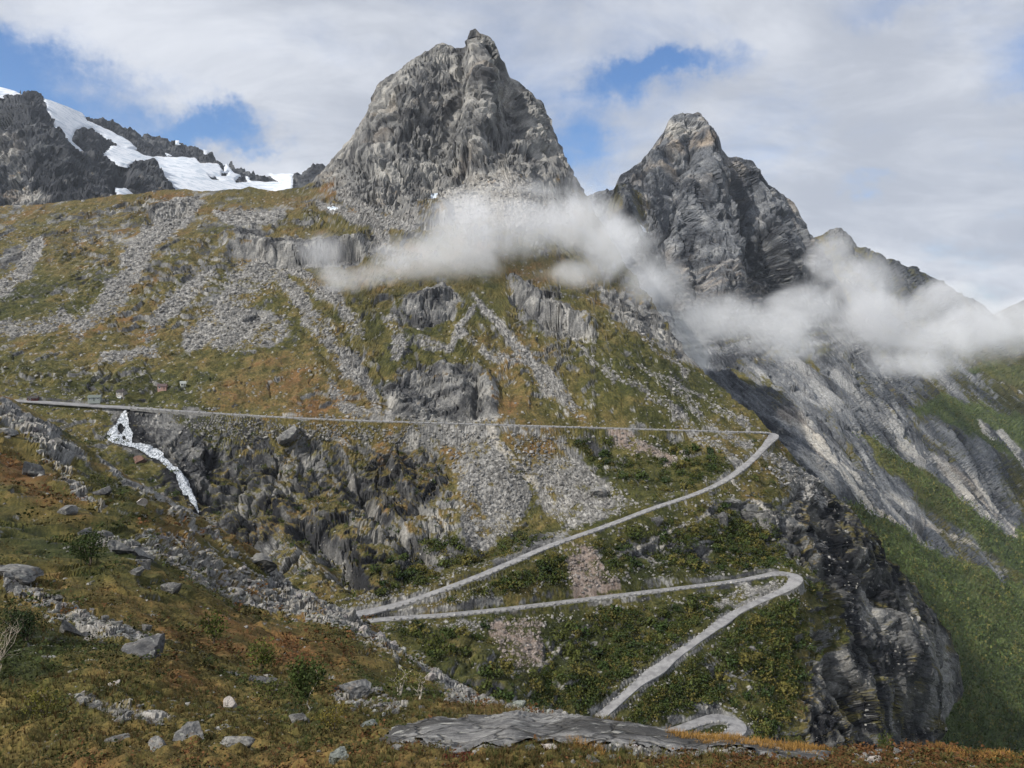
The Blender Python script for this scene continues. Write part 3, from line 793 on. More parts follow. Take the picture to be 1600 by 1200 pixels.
SNOW = [crop1([(195, 163), (300, 193), (380, 228), (400, 262), (480, 298), (560, 340), (628, 396), (590, 402), (540, 372), (470, 325), (430, 300), (380, 296), (335, 322), (330, 360), (398, 424), (330, 397), (270, 342), (240, 270), (205, 208)]),
        crop1([(470, 432), (520, 378), (600, 400), (700, 432), (830, 430), (905, 440), (930, 465), (1010, 465), (1035, 505), (1050, 460), (1085, 515), (1150, 530), (1160, 550), (1300, 552), (1240, 511), (1355, 512), (1350, 570), (1290, 625), (1080, 640), (860, 640), (800, 570), (770, 540), (720, 490), (640, 462), (590, 476), (540, 466), (500, 442)]),
        crop1([(-260, 60), (0, 112), (120, 152), (60, 157), (0, 153), (-260, 130)]), crop1([(535, 572), (580, 580), (620, 605), (545, 625)]), crop1([(605, 510), (668, 520), (640, 527), (612, 522)]), crop1([(815, 352), (828, 355), (834, 375), (822, 370)]),
        crop1([(945, 398), (968, 408), (950, 418)]), crop1([(278, 368), (300, 380), (292, 388)]), crop1([(765, 412), (790, 415), (780, 424)])]
ROCK_ISLES = [crop1([(1085, 540), (1130, 520), (1155, 555), (1095, 558)]), crop1([(960, 520), (1000, 522), (1030, 542), (975, 538)]), crop1([(1020, 500), (1060, 505), (1055, 522), (1025, 520)])]
lx, ly = L.px + 0.35 * (L.wx - L.px), L.py + 0.35 * (L.wy - L.py)
snow = np.zeros(L.px.shape)
for s_ in SNOW: snow = np.maximum(snow, paint_poly(lx, ly, s_, 2.5))
for s_ in ROCK_ISLES: snow = np.minimum(snow, 1 - paint_poly(lx, ly, s_, 2.5))
lp = L.flat().copy(); lg = L.grid.ravel()
buttress = 20 * paint_line(lx, ly, [(40, 165, 30), (90, 240, 50), (150, 310, 60)], .9) + 25 * paint_line(lx, ly, [(225, 265, 26), (240, 310, 34)], .8) - 30 * paint_line(lx, ly, [(190, 270, 12), (185, 310, 14)], .9)
L.displace((facets(lp * np.array([1, 1, .6]), 60, 4, lg) * 0.42 - np.abs(fbm(lp * np.array([1, 1, .3]), 150, 4, .55, lg)) * 26 + buttress.ravel()) * (1 - 0.9 * snow.ravel()))
L.finish()
M_L = terrain_mat('glacier_mountain_ground', 2.4)
lpale = 0.7 * np.maximum(paint_poly(L.wx, L.wy, [(-90, 200), (30, 210), (30, 245), (-90, 250)], 9), paint_poly(L.wx, L.wy, [(-90, 285), (70, 300), (110, 320), (-90, 320)], 8))
TL = tint(lp, lg, 0.05 + 0.25 * sstep(300, 330, L.py) + 0.5 * (L.FN[..., 2] - 0.75), 0, 0.5, lpale, 0.0, 0.6 * lpale, 0, 3.2, rock=(np.array((.018, .020, .025)), np.array((.044, .047, .054)), np.array((.095, .10, .105))), gravel=0)
L.build('glacier_mountain', M_L, {'tint': TL}, back=5, bstep=80, bdrop=0.8)


def snow_mat():
    m, t = new_mat('snow')
    pos = t.n('ShaderNodeNewGeometry').outputs['Position']
    a = t.noise(t.vmath('MULTIPLY', pos, (1, 1, 2.5)), 0.03, 6.0, 0.6, 0.8)
    b = t.noise(pos, 0.2, 4.0, 0.6)
    c = t.mix(t.mrange(a, 0.42, 0.66), (.64, .67, .72), (.38, .45, .53))
    c = t.mix(t.math('MULTIPLY', t.mrange(b, 0.55, 0.75), 0.35), c, (.55, .57, .58))
    finish_mat(t, c, 0.6, t.math('ADD', a, t.math('MULTIPLY', b, .3)), 0.5, 6.0)
    return m


M_SNOW = snow_mat()
# every patch of snow is a sheet of its own lying on the rock
fc = grid_faces(L.nr, L.nc)
for k, s_ in enumerate(SNOW):
    m = paint_poly(lx, ly, s_, 2.5)
    for r_ in ROCK_ISLES: m = np.minimum(m, 1 - paint_poly(lx, ly, r_, 2.5))
    keep = m.ravel()[fc].max(1) > 0.42
    Q = base_L + base_N * ((6.0 if k < 3 else 2.5) * sstep(0.2, 0.9, m))[..., None]
    used = np.unique(fc[keep])
    remap = np.zeros(L.px.size, int); remap[used] = np.arange(len(used))
    o = mesh_obj('snowfield', Q.reshape(-1, 3)[used], remap[fc[keep]], M_SNOW, smooth=True)
    o['kind'] = 'structure'

gx_, gy_ = np.meshgrid(np.linspace(-4000, 4600, 60), np.linspace(-900, 6500, 60))
gp_ = np.stack([gx_, gy_, -660 + 0 * gx_], -1).reshape(-1, 3)
gp_[:, 2] += 18 * fbm(gp_, 900, 3)
gt_ = tint(gp_, np.full(len(gp_), 120.0), 0.9, 0, 0.25, 0, 0, 0, 0.8, 30.0)
o = mesh_obj('ground', gp_, grid_faces(60, 60), terrain_mat('valley_ground', 4.0), attrs={'tint': gt_})
o['kind'] = 'structure'

# ------------------------------------------------------------------ the near hillside
A_SKY = [(-70, 596), (0, 617), (20, 625), (50, 640), (85, 662), (110, 682), (140, 702), (165, 720), (200, 742), (240, 765), (275, 785), (310, 802), (340, 822), (370, 842), (395, 858), (418, 872), (435, 892), (452, 910), (475, 925), (500, 936), (530, 948), (560, 962), (580, 974), (600, 990), (620, 1010),
         (645, 1030), (680, 1050), (715, 1068), (750, 1087), (790, 1098), (820, 1106), (860, 1112), (900, 1119), (940, 1124), (985, 1130), (1040, 1143), (1080, 1152), (1130, 1155), (1165, 1158), (1200, 1164), (1262, 1171), (1334, 1180), (1381, 1174), (1444, 1175), (1469, 1172), (1506, 1180), (1600, 1187), (1680, 1192)]
A_CTRL = [(0, 1200, 18), (400, 1200, 16), (800, 1200, 14), (1200, 1200, 13.6), (1600, 1205, 14), (800, 1128, 20.0), (1200, 1165, 15.8), (1600, 1188, 15.2), (-70, 1245, 16), (800, 1245, 12), (1680, 1245, 12),
          (0, 1000, 32), (0, 800, 75), (0, 617, 190), (-70, 596, 190), (-70, 800, 68), (200, 1000, 34), (200, 800, 95), (200, 742, 150), (310, 802, 150), (395, 858, 136), (452, 910, 118), (560, 962, 100), (645, 1030, 75), (750, 1087, 47), (820, 1106, 31), (900, 1119, 22), (990, 1131, 19), (640, 1152, 18.6), (720, 1138, 19.6), (900, 1140, 18.2), (1100, 1160, 16.2), (720, 1178, 16.0), (900, 1170, 15.9), (1050, 1178, 15.1),
          (400, 1000, 52), (400, 1100, 27), (600, 1100, 29), (600, 1050, 48), (500, 950, 88), (300, 900, 70), (100, 700, 145), (100, 900, 52), (680, 1112, 26), (250, 1100, 23), (500, 1150, 20)]
A = Sheet(-70, 1680, 1.9, [(-70, 1250), (1680, 1250)], A_SKY, A_CTRL, 330, jag=3.0, lam=1e-3, jagL=60, power=0.85)
px, py, wx, wy = A.px, A.py, A.wx, A.wy
ap = A.flat().copy(); ag = A.grid.ravel()
SLAB = [(590, 1156), (640, 1140), (681, 1130), (740, 1122), (821, 1119), (902, 1122), (1000, 1135), (1100, 1152), (1262, 1170), (1300, 1185), (1290, 1205), (1120, 1190), (1000, 1178), (902, 1171), (805, 1174), (740, 1185), (688, 1185), (662, 1168), (610, 1162)]
A_SCREE = [[(245, 850, 8), (330, 885, 14), (400, 930, 20), (470, 955, 22), (560, 990, 24), (630, 1030, 16), (690, 1062, 9)], [(0, 900, 14), (60, 945, 18), (150, 975, 16), (230, 990, 12)], [(150, 840, 8), (210, 865, 16), (270, 885, 10), (330, 915, 14), (430, 955, 10)],
           [(-20, 640, 16), (60, 690, 14), (110, 730, 8)], [(70, 740, 5), (120, 770, 9), (160, 800, 7)], [(110, 1090, 8), (180, 1110, 14), (260, 1125, 12)], [(210, 840, 7), (280, 850, 12), (320, 870, 8)], [(240, 800, 3), (330, 850, 5), (420, 905, 6), (500, 945, 8)], [(700, 1085, 5), (800, 1105, 7), (900, 1124, 5)],
           [(530, 1095, 8), (580, 1098, 14), (630, 1102, 8)], [(160, 690, 3), (250, 775, 4), (330, 830, 4)], [(960, 1178, 5), (1060, 1190, 6), (1180, 1195, 6)], [(1270, 1178, 5), (1340, 1188, 6), (1420, 1186, 5)]]
A_ROCK = [[(0, 620), (40, 640), (110, 690), (150, 722), (120, 720), (60, 690), (0, 650)], [(415, 878), (450, 915), (500, 940), (470, 945), (420, 915), (385, 880)], [(500, 938), (560, 960), (600, 992), (570, 985), (520, 960)], [(600, 1000), (660, 1040), (760, 1092), (720, 1085), (640, 1050)], SLAB,
          [(150, 700), (200, 745), (310, 805), (260, 790), (180, 745)]]
scr = np.zeros(px.shape); rockm = scr.copy(); hue = scr.copy() + 0.50
for l in A_SCREE: scr = np.maximum(scr, paint_line(wx, wy, l, 0.6))
for l in A_ROCK: rockm = np.maximum(rockm, paint_poly(wx, wy, l, 6))
rock_ns = np.zeros(px.shape)
for l in A_ROCK:
    if l is not SLAB: rock_ns = np.maximum(rock_ns, paint_poly(wx, wy, l, 6))
slab = paint_poly(px + .3 * (wx - px), py + .3 * (wy - py), SLAB, 7)
for l in [[(60, 860), (180, 800), (260, 860), (130, 910)], [(0, 960), (120, 990), (60, 1080), (0, 1080)], [(560, 1040), (700, 1070), (680, 1110), (560, 1080)], [(130, 720), (200, 760), (240, 820), (150, 790)], [(0, 780), (100, 830), (60, 870), (0, 850)], [(440, 1060), (520, 1120), (480, 1160), (440, 1120)]]:
    hue -= 0.40 * paint_poly(wx, wy, l, 25)
for l in [[(0, 1040), (130, 1050), (170, 1110), (60, 1140), (0, 1120)], [(300, 1030), (400, 1060), (380, 1090), (290, 1070)]]:
    hue -= 0.22 * paint_poly(wx, wy, l, 22)
for l in [[(180, 750), (330, 830), (300, 850), (230, 820)], [(0, 700), (80, 740), (60, 790), (0, 760)], [(300, 960), (450, 1000), (500, 1050), (350, 1010)], [(240, 1000), (330, 1030), (380, 1110), (260, 1080)], [(640, 1090), (900, 1115), (800, 1125), (640, 1125)], [(1000, 1140), (1500, 1180), (1400, 1200), (1000, 1160)]]:
    hue += 0.25 * paint_poly(wx, wy, l, 18)
h1 = fbm(ap, 30, 4, 0.5, ag); h2 = fbm(ap + 60, 7, 6, 0.55, ag)
fac = facets(ap, 5.0, 5, ag, warp=0.8 * h1[:, None])
w1, w2, wv = worley(ap / 1.1)
k1, k2, kv = worley(ap / 0.55 + 0.3 * h2[:, None])
amp = np.clip(A.D.ravel() / 60, 0.25, 2.0)
slabw = paint_poly(px, py, SLAB, 26).ravel()
sm = slab.ravel(); rf = rock_ns.ravel() * (1 - sm); sf_ = scr.ravel()
tv = fbm(ap * np.array([1, .8, 1.5]) + 210, 16, 5, 0.5, ag) * 2.6 + ap[:, 2] / 4.5
tfr = tv - np.floor(tv)
terr = (np.floor(tv) + sstep(0.0, 0.3, tfr)) - tv - 0.37
disp = amp * (h1 * 0.8 * (1 - .97 * slabw) + h2 * 0.40 * (1 - .95 * sm)) + sf_ * ((wv - .35) * 0.6 + (0.5 - w1) * 0.6) * np.maximum(0.4, amp) + rf * fac * 0.45 + terr * 0.55 * amp * (1 - slabw)
disp += (1 - np.maximum(rf, sf_)) * (1 - slabw) * (0.55 - k1) * 0.30 * sstep(0.35, 0.12, ag)
disp += (1 - slabw) * (1 - sf_) * fbm(ap + 5, 1.6, 4, 0.6, ag) * 0.16
disp += sm * (0.05 + 0.012 * fbm(ap * np.array([.5, 1.2, 1]), 3, 4, .6, ag, ridged=True))
tip = sstep(0, 18, py - np.interp(px, [p[0] for p in A_SKY], [p[1] for p in A_SKY])).ravel()
A.displace(disp * (0.25 + 0.75 * tip))
A.finish()
steep = sstep(0.2, 0.5, A.N[..., 2] - A.FN[..., 2])
veg = 1.05 - 1.05 * np.maximum(rockm, slab) - 0.60 * scr - 0.5 * steep + 0.20 * A.shape(fbm(ap + 20, 12, 4))
hue += 0.25 * A.shape(fbm(ap + 9, 22, 4, 0.55))
pale = np.clip(0.30 * scr + 0.35 * slab * sstep(-.1, .3, A.shape(fbm(ap * np.array([.7, 2.2, 1]), 5, 5, .6))), 0, 1)
wet_shade = np.clip(0.95 * slab * sstep(-0.15, 0.25, A.shape(fbm(ap * np.array([.5, 1.6, 1]) + 31, 7, 5, .6))), 0, 1)
M_A = terrain_mat('near_ground', 0.10)
TA = tint(ap, ag, veg, scr, hue, pale, wet_shade, 0, 0, 0.30, vegc=[np.array(v) for v in ((.024, .030, .009), (.060, .056, .016), (.100, .075, .025), (.106, .056, .021))], gravel=0.05)
A_VEG, A_HUE = veg.copy(), hue.copy()
hill = A.build('hillside', M_A, {'tint': TA}, back=7, bstep=6, bdrop=0.95)
# ------------------------------------------------------------------ roads
def asphalt():
    m, t = new_mat('asphalt')
    pos = t.n('ShaderNodeNewGeometry').outputs['Position']
    a = t.noise(pos, 0.35, 5.0, 0.65)
    b = t.noise(pos, 6.0, 2.0, 0.6)
    c = t.mix(t.mrange(a, 0.32, 0.66), (.15, .15, .156), (.255, .255, .258))
    c = t.mix(t.math('MULTIPLY', t.mrange(b, 0.5, 0.75), 0.4), c, (.16, .16, .165))
    finish_mat(t, c, 0.85, b, 0.3, 0.05)
    return m


def stone_mat(name, lo, hi, scale=1.2, rust=0.15):
    m, t = new_mat(name)
    tc = t.n('ShaderNodeTexCoord').outputs['Object']
    oi = t.n('ShaderNodeObjectInfo').outputs['Random']
    v = t.vmath('ADD', tc, t.n('ShaderNodeCombineXYZ', {0: t.math('MULTIPLY', oi, 57.0), 1: oi, 2: oi}).outputs[0])
    a = t.noise(v, scale, 5.0, 0.65, 0.4)
    b = t.noise(v, scale * 6, 3.0, 0.65)
    c = t.mix(t.mrange(t.math('ADD', t.math('MULTIPLY', a, .7), t.math('MULTIPLY', b, .35)), 0.38, 0.68), lo, hi)
    c = t.mix(t.math('MULTIPLY', t.mrange(t.noise(v, scale * 1.7, 3.0), 0.58, 0.70), rust), c, (.20, .13, .07))
    c = t.mix(t.math('MULTIPLY', t.mrange(t.noise(v, scale * 2.6, 4.0), 0.60, 0.68), .5), c, (.36, .37, .32))
    k = t.mrange(oi, 0, 1, .75, 1.2, False)
    c = t.vmath('MULTIPLY', c, t.n('ShaderNodeCombineXYZ', {0: k, 1: k, 2: k}).outputs[0])
    finish_mat(t, c, 0.92, t.math('ADD', a, t.math('MULTIPLY', b, .4)), 0.7, 0.25 / scale)
    return m


M_ASPH = asphalt()
M_STONE = stone_mat('guard_stone_rock', (.16, .16, .155), (.36, .355, .34), 1.5, 0)
M_WALL = stone_mat('dry_stone', (.10, .10, .10), (.26, .255, .24), 1.1, 0.1)


def ribbon(name, line, halfw, mat, thick=0.5, lift=0.0):
    """a road deck with thickness following a world line; halfw may vary along it"""
    n = len(line)
    hw = np.broadcast_to(np.asarray(halfw, float), (n,))
    tg = np.gradient(line[:, :2], axis=0)
    tg /= np.linalg.norm(tg, axis=1, keepdims=True) + 1e-9
    nrm = np.stack([-tg[:, 1], tg[:, 0]], -1)
    jl = 0.16 * fbm(line + 3, 7, 3); jr = 0.16 * fbm(line - 31, 7, 3)
    L_ = np.c_[line[:, :2] + nrm * (hw + jl)[:, None], line[:, 2] + lift]
    R_ = np.c_[line[:, :2] - nrm * (hw + jr)[:, None], line[:, 2] + lift]
    mid = np.c_[line[:, :2], line[:, 2] + lift + 0.05]
    dn = np.array([0, 0, -thick])
    P = np.stack([L_ + dn, L_, mid, R_, R_ + dn], 1)
    i = np.arange(n * 5).reshape(n, 5)
    f = np.concatenate([np.stack([i[:-1, k], i[:-1, k + 1], i[1:, k + 1], i[1:, k]], -1) for k in range(4)])
    o = mesh_obj(name, P.reshape(-1, 3), f, mat, smooth=False)
    return o, nrm


def widen(line, spots, base):
    """half width along a line, wider at the given (pixel x, pixel y, metres ahead, extra, reach) spots"""
    w_ = np.full(len(line), base)
    for x, y, D, ex, reach in spots:
        w_ += ex * np.exp(-((np.linalg.norm(line - at(x, y, D), axis=1) / reach) ** 2))
    return w_


wu = widen(RUP, [(1200, 682, 428, 1.6, 10), (120, 632, 412, 3.0, 45), (560, 958, 285, 1.6, 14)], 1.95)
wl = widen(RLOW, [(1240, 902, 335, 1.4, 9), (1025, 1046, 279, 1.7, 7), (1130, 972, 306, 0.7, 7)], 1.85)
we = widen(REND, [(1150, 1131, 268, 1.4, 9)], 2.1)
road_up, nu = ribbon('road', RUP, wu, M_ASPH)
road_low, nl = ribbon('road', RLOW, wl, M_ASPH)
road_end, ne = ribbon('road', REND, we, M_ASPH)
for o in (road_up, road_low, road_end):
    o['kind'] = 'structure'


def rock_mesh(name, seed, sub=1, cuts=7, flat=0.75, rough=0.10):
    """an angular boulder about one metre across: a ball cut by random planes"""
    r = np.random.default_rng(seed)
    bm = bmesh.new()
    bmesh.ops.create_icosphere(bm, subdivisions=sub, radius=0.62)
    V = np.array([v.co[:] for v in bm.verts])
    for k in range(cuts):
        n = r.normal(size=3); n /= np.linalg.norm(n)
        d = 0.30 + 0.18 * r.random()
        q = V @ n - d
        V -= np.where(q > 0, q, 0)[:, None] * n * 0.92
    V += rough * (r.random(V.shape) - .5)
    V *= np.array([1.0, 0.72 + 0.4 * r.random(), flat * (0.7 + 0.5 * r.random())])
    for v, c in zip(bm.verts, V): v.co = c
    me = bpy.data.meshes.new(name)
    bm.to_mesh(me); bm.free()
    return me


def rot_z_tilt(r, tilt=0.3):
    return (tilt * (r.random() - .5), tilt * (r.random() - .5), r.random() * 6.283)


GS_SIDE = -1
# guard stones along the outer edges of the roads (each its own piece)
GSM = []
for k in range(4):
    me = rock_mesh('guard_stone', 40 + k, 1, 6, 0.9)
    me.materials.append(M_STONE)
    GSM.append(me)
gr = np.random.default_rng(21)


def guard(road, line, nrm, hw, spacing, a, b, side, size=0.95):
    """stones every few metres from pixel-free positions a..b (fractions of the line) on one side"""
    seg = np.concatenate([[0], np.cumsum(np.linalg.norm(np.diff(line, axis=0), axis=1))])
    for s_ in np.arange(a * seg[-1], b * seg[-1], spacing):
        p = np.array([np.interp(s_, seg, line[:, k]) for k in range(3)])
        n = np.array([np.interp(s_, seg, nrm[:, k]) for k in range(2)])
        h = np.interp(s_, seg, hw)
        o = bpy.data.objects.new('guard_stone', GSM[gr.integers(4)])
        COL.objects.link(o)
        o.parent = road
        o.location = (p[0] + side * n[0] * (h - 0.15), p[1] + side * n[1] * (h - 0.15), p[2] + 0.26)
        k = size * (0.8 + 0.4 * gr.random())
        o.scale = (k * 1.15, k, k * 1.15)
        o.rotation_euler = rot_z_tilt(gr, 0.2)


def frac(line, x, y, D):
    return np.linalg.norm(line - at(x, y, D), axis=1).argmin() / len(line)


fa = frac(RUP, 1203, 676, 433)
guard(road_up, RUP, nu, wu, 3.6, frac(RUP, 210, 637, 410), fa + 0.02, -1, 0.85)
guard(road_up, RUP, nu, wu, 3.0, fa + 0.02, frac(RUP, 575, 955, 286), -1 if False else 1, 0.8)
fb = frac(RLOW, 1241, 902, 335)
guard(road_low, RLOW, nl, wl, 2.6, 0.03, 0.95 * fb, -1, 0.8)
guard(road_low, RLOW, nl, wl, 3.2, 0.96 * fb, 0.98, 1 if False else -1, 0.7)
guard(road_end, REND, ne, we, 3.0, 0.1, 0.95, -1, 0.7)

# ------------------------------------------------------------------ water, snow patches
def bilerp(S, x, y):
    """surface points of a sheet under many photograph pixels"""
    c = np.clip((x - S.gx[0, 0]) / S.step, 0, S.nc - 1.001)
    c0 = np.floor(c).astype(int); fc_ = c - c0
    yt, yb = S.py[-1], S.py[0]
    out = 0
    for cc, wgt in ((c0, 1 - fc_), (c0 + 1, fc_)):
        v = np.clip((yb[cc] - y) / (yb[cc] - yt[cc] + 1e-9), 0, 1)
        pw = 0.85 if S is A else 1.0
        r = np.clip(v ** (1 / pw) * (S.nr - 1), 0, S.nr - 1.001)
        r0 = np.floor(r).astype(int); fr = (r - r0)[:, None]
        out = out + wgt[:, None] * (S.P[r0, cc] * (1 - fr) + S.P[r0 + 1, cc] * fr)
    return out


def drape(name, S, polys, holes, mat, lift, step=1.0, relief=0.0, smooth=True, ragged=0.0):
    """a sheet of its own lying on the ground inside pixel outlines"""
    allp = np.array([q for p in polys for q in p], float)
    x = np.arange(allp[:, 0].min() - 2, allp[:, 0].max() + 3, step); y = np.arange(allp[:, 1].min() - 2, allp[:, 1].max() + 3, step)
    X, Y = np.meshgrid(x, y)
    jx = X + 1.2 * pnoise(np.stack([X.ravel() / 6, Y.ravel() / 6, X.ravel() * 0 + 4], -1)).reshape(X.shape)
    m = np.zeros(X.shape)
    for p in polys: m = np.maximum(m, paint_poly(jx, Y, p, 1.5))
    for p in holes: m = np.minimum(m, 1 - paint_poly(jx, Y, p, 1.5))
    if ragged:
        m = m - ragged * np.clip(0.35 + pnoise(np.stack([X.ravel() / 4.5 + .3 * Y.ravel() / 4.5, Y.ravel() / 11, X.ravel() * 0 + 8], -1)).reshape(X.shape) * 1.3, 0, 1)
    Q = bilerp(S, X.ravel(), Y.ravel())
    tow = -Q / np.linalg.norm(Q, axis=1, keepdims=True) + np.array([0, 0, .8])
    Q = Q + tow * (lift * (1.0 if ragged else sstep(0.15, 0.8, m.ravel())) + relief * fbm(Q, 4, 3))[:, None]
    fcs = grid_faces(*X.shape)
    keep = m.ravel()[fcs].max(1) > 0.45
    used = np.unique(fcs[keep]); rm = np.zeros(X.size, int); rm[used] = np.arange(len(used))
    o = mesh_obj(name, Q[used], rm[fcs[keep]], mat, smooth=smooth)
    return o


def foam_mat():
    m, t = new_mat('white_water')
    pos = t.n('ShaderNodeNewGeometry').outputs['Position']
    a = t.noise(t.vmath('MULTIPLY', pos, (1, .6, .22)), 1.5, 4.0, 0.65, 0.5)
    c = t.mix(t.mrange(a, 0.40, 0.62), (.14, .16, .18), (.58, .61, .65))
    finish_mat(t, c, 0.5, a, 0.3, 0.5, 0.3)
    return m


M_FOAM = foam_mat()
FALL = [[(189, 651), (185, 657), (181, 664), (172, 670), (166, 679), (169, 686), (180, 692), (195, 695), (207, 697), (224, 704), (236, 713), (250, 717), (256, 709), (242, 699), (222, 692), (206, 691), (206, 682), (208, 676), (202, 667), (200, 656), (197, 650)],
        [(246, 711), (252, 720), (263, 730), (275, 740), (281, 758), (287, 771), (297, 780), (304, 789), (312, 797), (305, 775), (299, 764), (298, 750), (289, 740), (277, 730), (268, 723), (259, 715), (253, 709)]]
o = drape('waterfall', B, FALL, [[(183, 665), (189, 660), (195, 667), (191, 677), (184, 673)], [(190, 680), (195, 676), (197, 684), (192, 686)], [(286, 772), (294, 771), (296, 776), (289, 777)]], M_FOAM, 0.5, 0.8, 0.0, True, 0.42)
o['kind'] = 'structure'
for S, p in ((B, [(513, 327), (522, 325), (531, 329), (524, 332), (515, 331)]), (B, [(673, 296), (678, 293), (683, 300), (681, 307), (674, 303)]), (C, [(1000, 349), (1006, 347), (1014, 350), (1006, 352)])):
    o = drape('snow_patch', S, [p], [], M_SNOW, 0.5, 0.8, 0, True, 0.4)
    o['kind'] = 'structure'

def slab_mat():
    m, t = new_mat('bare_bedrock')
    pos = t.n('ShaderNodeNewGeometry').outputs['Position']
    st = t.vmath('MULTIPLY', pos, (1.25, .7, 1.0))
    a = t.noise(st, 0.55, 7.0, 0.68, 0.6)
    b = t.noise(pos, 5.0, 5.0, 0.7)
    big = t.noise(st, 0.22, 4.0, 0.6, 0.5)
    ck = t.n('ShaderNodeTexVoronoi', {'Vector': t.vmath('ADD', t.vmath('MULTIPLY', pos, (.7, .5, .5)), t.vmath('MULTIPLY', t.n('ShaderNodeTexNoise', {'Vector': pos, 'Scale': 1.1, 'Detail': 4.0}).outputs['Color'], (.5, .5, .5))), 'Scale': 1.3}, feature='DISTANCE_TO_EDGE').outputs['Distance']
    c = t.mix(t.mrange(t.math('ADD', t.math('MULTIPLY', a, .6), t.math('MULTIPLY', b, .4)), .36, .66), (.060, .060, .063), (.27, .265, .255))
    c = t.mix(t.math('MULTIPLY', t.mrange(big, .46, .57), .88), c, (.038, .037, .036))
    c = t.mix(t.math('MULTIPLY', t.mrange(t.noise(pos, 2.3, 5.0, .6), .56, .66), .6), c, (.40, .40, .37))
    c = t.mix(t.math('MULTIPLY', t.mrange(ck, .035, .0), .85), c, (.03, .028, .024))
    h = t.math('ADD', t.math('ADD', t.math('MULTIPLY', a, .6), t.math('MULTIPLY', b, .25)), t.mrange(ck, 0.0, .06, -.35, 0))
    finish_mat(t, c, 0.8, h, 0.9, 0.35)
    return m


o = drape('bedrock_slab', A, [SLAB], [], slab_mat(), 0.07, 1.6, 0.0, False, 0.25)
o['kind'] = 'structure'

# ------------------------------------------------------------------ scattering helpers
def template(me):
    V = np.array([v.co[:] for v in me.vertices], np.float32)
    me.calc_loop_triangles()
    return V, np.array([t.vertices[:] for t in me.loop_triangles], np.int32)


def scatter(name, temps, P, size, col, mat, label=None, tilt=0.4, squash=None, parent=None, up=None):
    """many copies of small shapes as one body (uncountable litter); col is (n, 3)"""
    r = np.random.default_rng(len(P) + 7)
    n = len(P)
    which = r.integers(len(temps), size=n)
    yaw = r.random(n) * 6.283; tx = (r.random(n) - .5) * tilt; ty = (r.random(n) - .5) * tilt
    cz, sz, cx, sx, cy, sy = np.cos(yaw), np.sin(yaw), np.cos(tx), np.sin(tx), np.cos(ty), np.sin(ty)
    Rz = np.zeros((n, 3, 3)); Rz[:, 0, 0] = cz; Rz[:, 0, 1] = -sz; Rz[:, 1, 0] = sz; Rz[:, 1, 1] = cz; Rz[:, 2, 2] = 1
    Rx = np.zeros((n, 3, 3)); Rx[:, 0, 0] = 1; Rx[:, 1, 1] = cx; Rx[:, 1, 2] = -sx; Rx[:, 2, 1] = sx; Rx[:, 2, 2] = cx
    Ry = np.zeros((n, 3, 3)); Ry[:, 1, 1] = 1; Ry[:, 0, 0] = cy; Ry[:, 0, 2] = sy; Ry[:, 2, 0] = -sy; Ry[:, 2, 2] = cy
    R_ = Rx @ Ry @ Rz
    VV, FF, CC, off = [], [], [], 0
    for k, (V, Fc) in enumerate(temps):
        s_ = np.nonzero(which == k)[0]
        if not len(s_): continue
        q = V[None] * np.asarray(size)[s_][:, None, None]
        if squash is not None: q = q * np.asarray(squash)[s_][:, None, :]
        q = np.einsum('nij,nkj->nki', R_[s_], q) + P[s_][:, None, :]
        VV.append(q.reshape(-1, 3)); FF.append((Fc[None] + (np.arange(len(s_)) * len(V))[:, None, None] + off).reshape(-1, Fc.shape[1]))
        shade = 1.0
        CC.append(np.repeat(np.concatenate([col[s_], np.ones((len(s_), 1))], 1), len(V), 0)); off += len(s_) * len(V)
    o = mesh_obj(name, np.concatenate(VV), np.concatenate(FF), mat, attrs={'tint': np.concatenate(CC)}, parent=parent)
    o['kind'] = 'stuff'
    if label: o['label'] = label
    return o


def leaf_mat(name, trans=0.35):
    m, t = new_mat(name)
    c = t.n('ShaderNodeAttribute', attribute_name='tint').outputs['Color']
    pos = t.n('ShaderNodeNewGeometry').outputs['Position']
    k = t.mrange(t.noise(pos, 1.5, 2.0), 0.3, 0.7, .75, 1.25, False)
    c = t.vmath('MULTIPLY', c, t.n('ShaderNodeCombineXYZ', {0: k, 1: k, 2: k}).outputs[0])
    finish_mat(t, c, 0.85, None, spec=0.1)
    return m


M_LEAF = leaf_mat('leaves')
M_LITTER = terrain_mat('loose_stone', 0.25, 0.6, 0.5)
SM = [template(rock_mesh('stone_form', 60 + k, 1 if k < 3 else 0, 6, .72)) for k in range(5)]
SM0 = [template(rock_mesh('pebble_form', 80 + k, 0 if k else 1, 4, .7, .25)) for k in range(4)]


def pick(S, mask, n, seed):
    """n random surface points where mask is high, even over the picture"""
    r = np.random.default_rng(seed)
    m = np.clip(mask, 0, 1).ravel()
    p = m / m.sum()
    i = r.choice(len(m), n, p=p)
    x = S.px.ravel()[i] + (r.random(n) - .5) * S.step * 1.5
    y = S.py.ravel()[i] + (r.random(n) - .5) * 3
    return i, bilerp(S, x, y), x, y


r = np.random.default_rng(77)
# loose stones of the near scree bands
AS = np.clip(scr, 0, 1) ** 1.5 * (A.py < 1240)
i, Q, x, y = pick(A, AS * sstep(8, 40, A.D), 4200, 1)
sz = np.clip(A.D.ravel()[i] / F * (2.5 + 9 * r.random(len(i)) ** 3.2), 0.08, 2.4)
g = 0.5 + 0.6 * r.random(len(i))
ci = np.outer(g, (.215, .212, .20)) * (1 + 0.10 * (r.random((len(i), 3)) - .5))
scatter('loose_rocks', SM, Q + np.array([0, 0, .1]) * sz[:, None], sz, ci, M_LITTER, 'grey rubble spread in bands over the near hillside', 0.9)
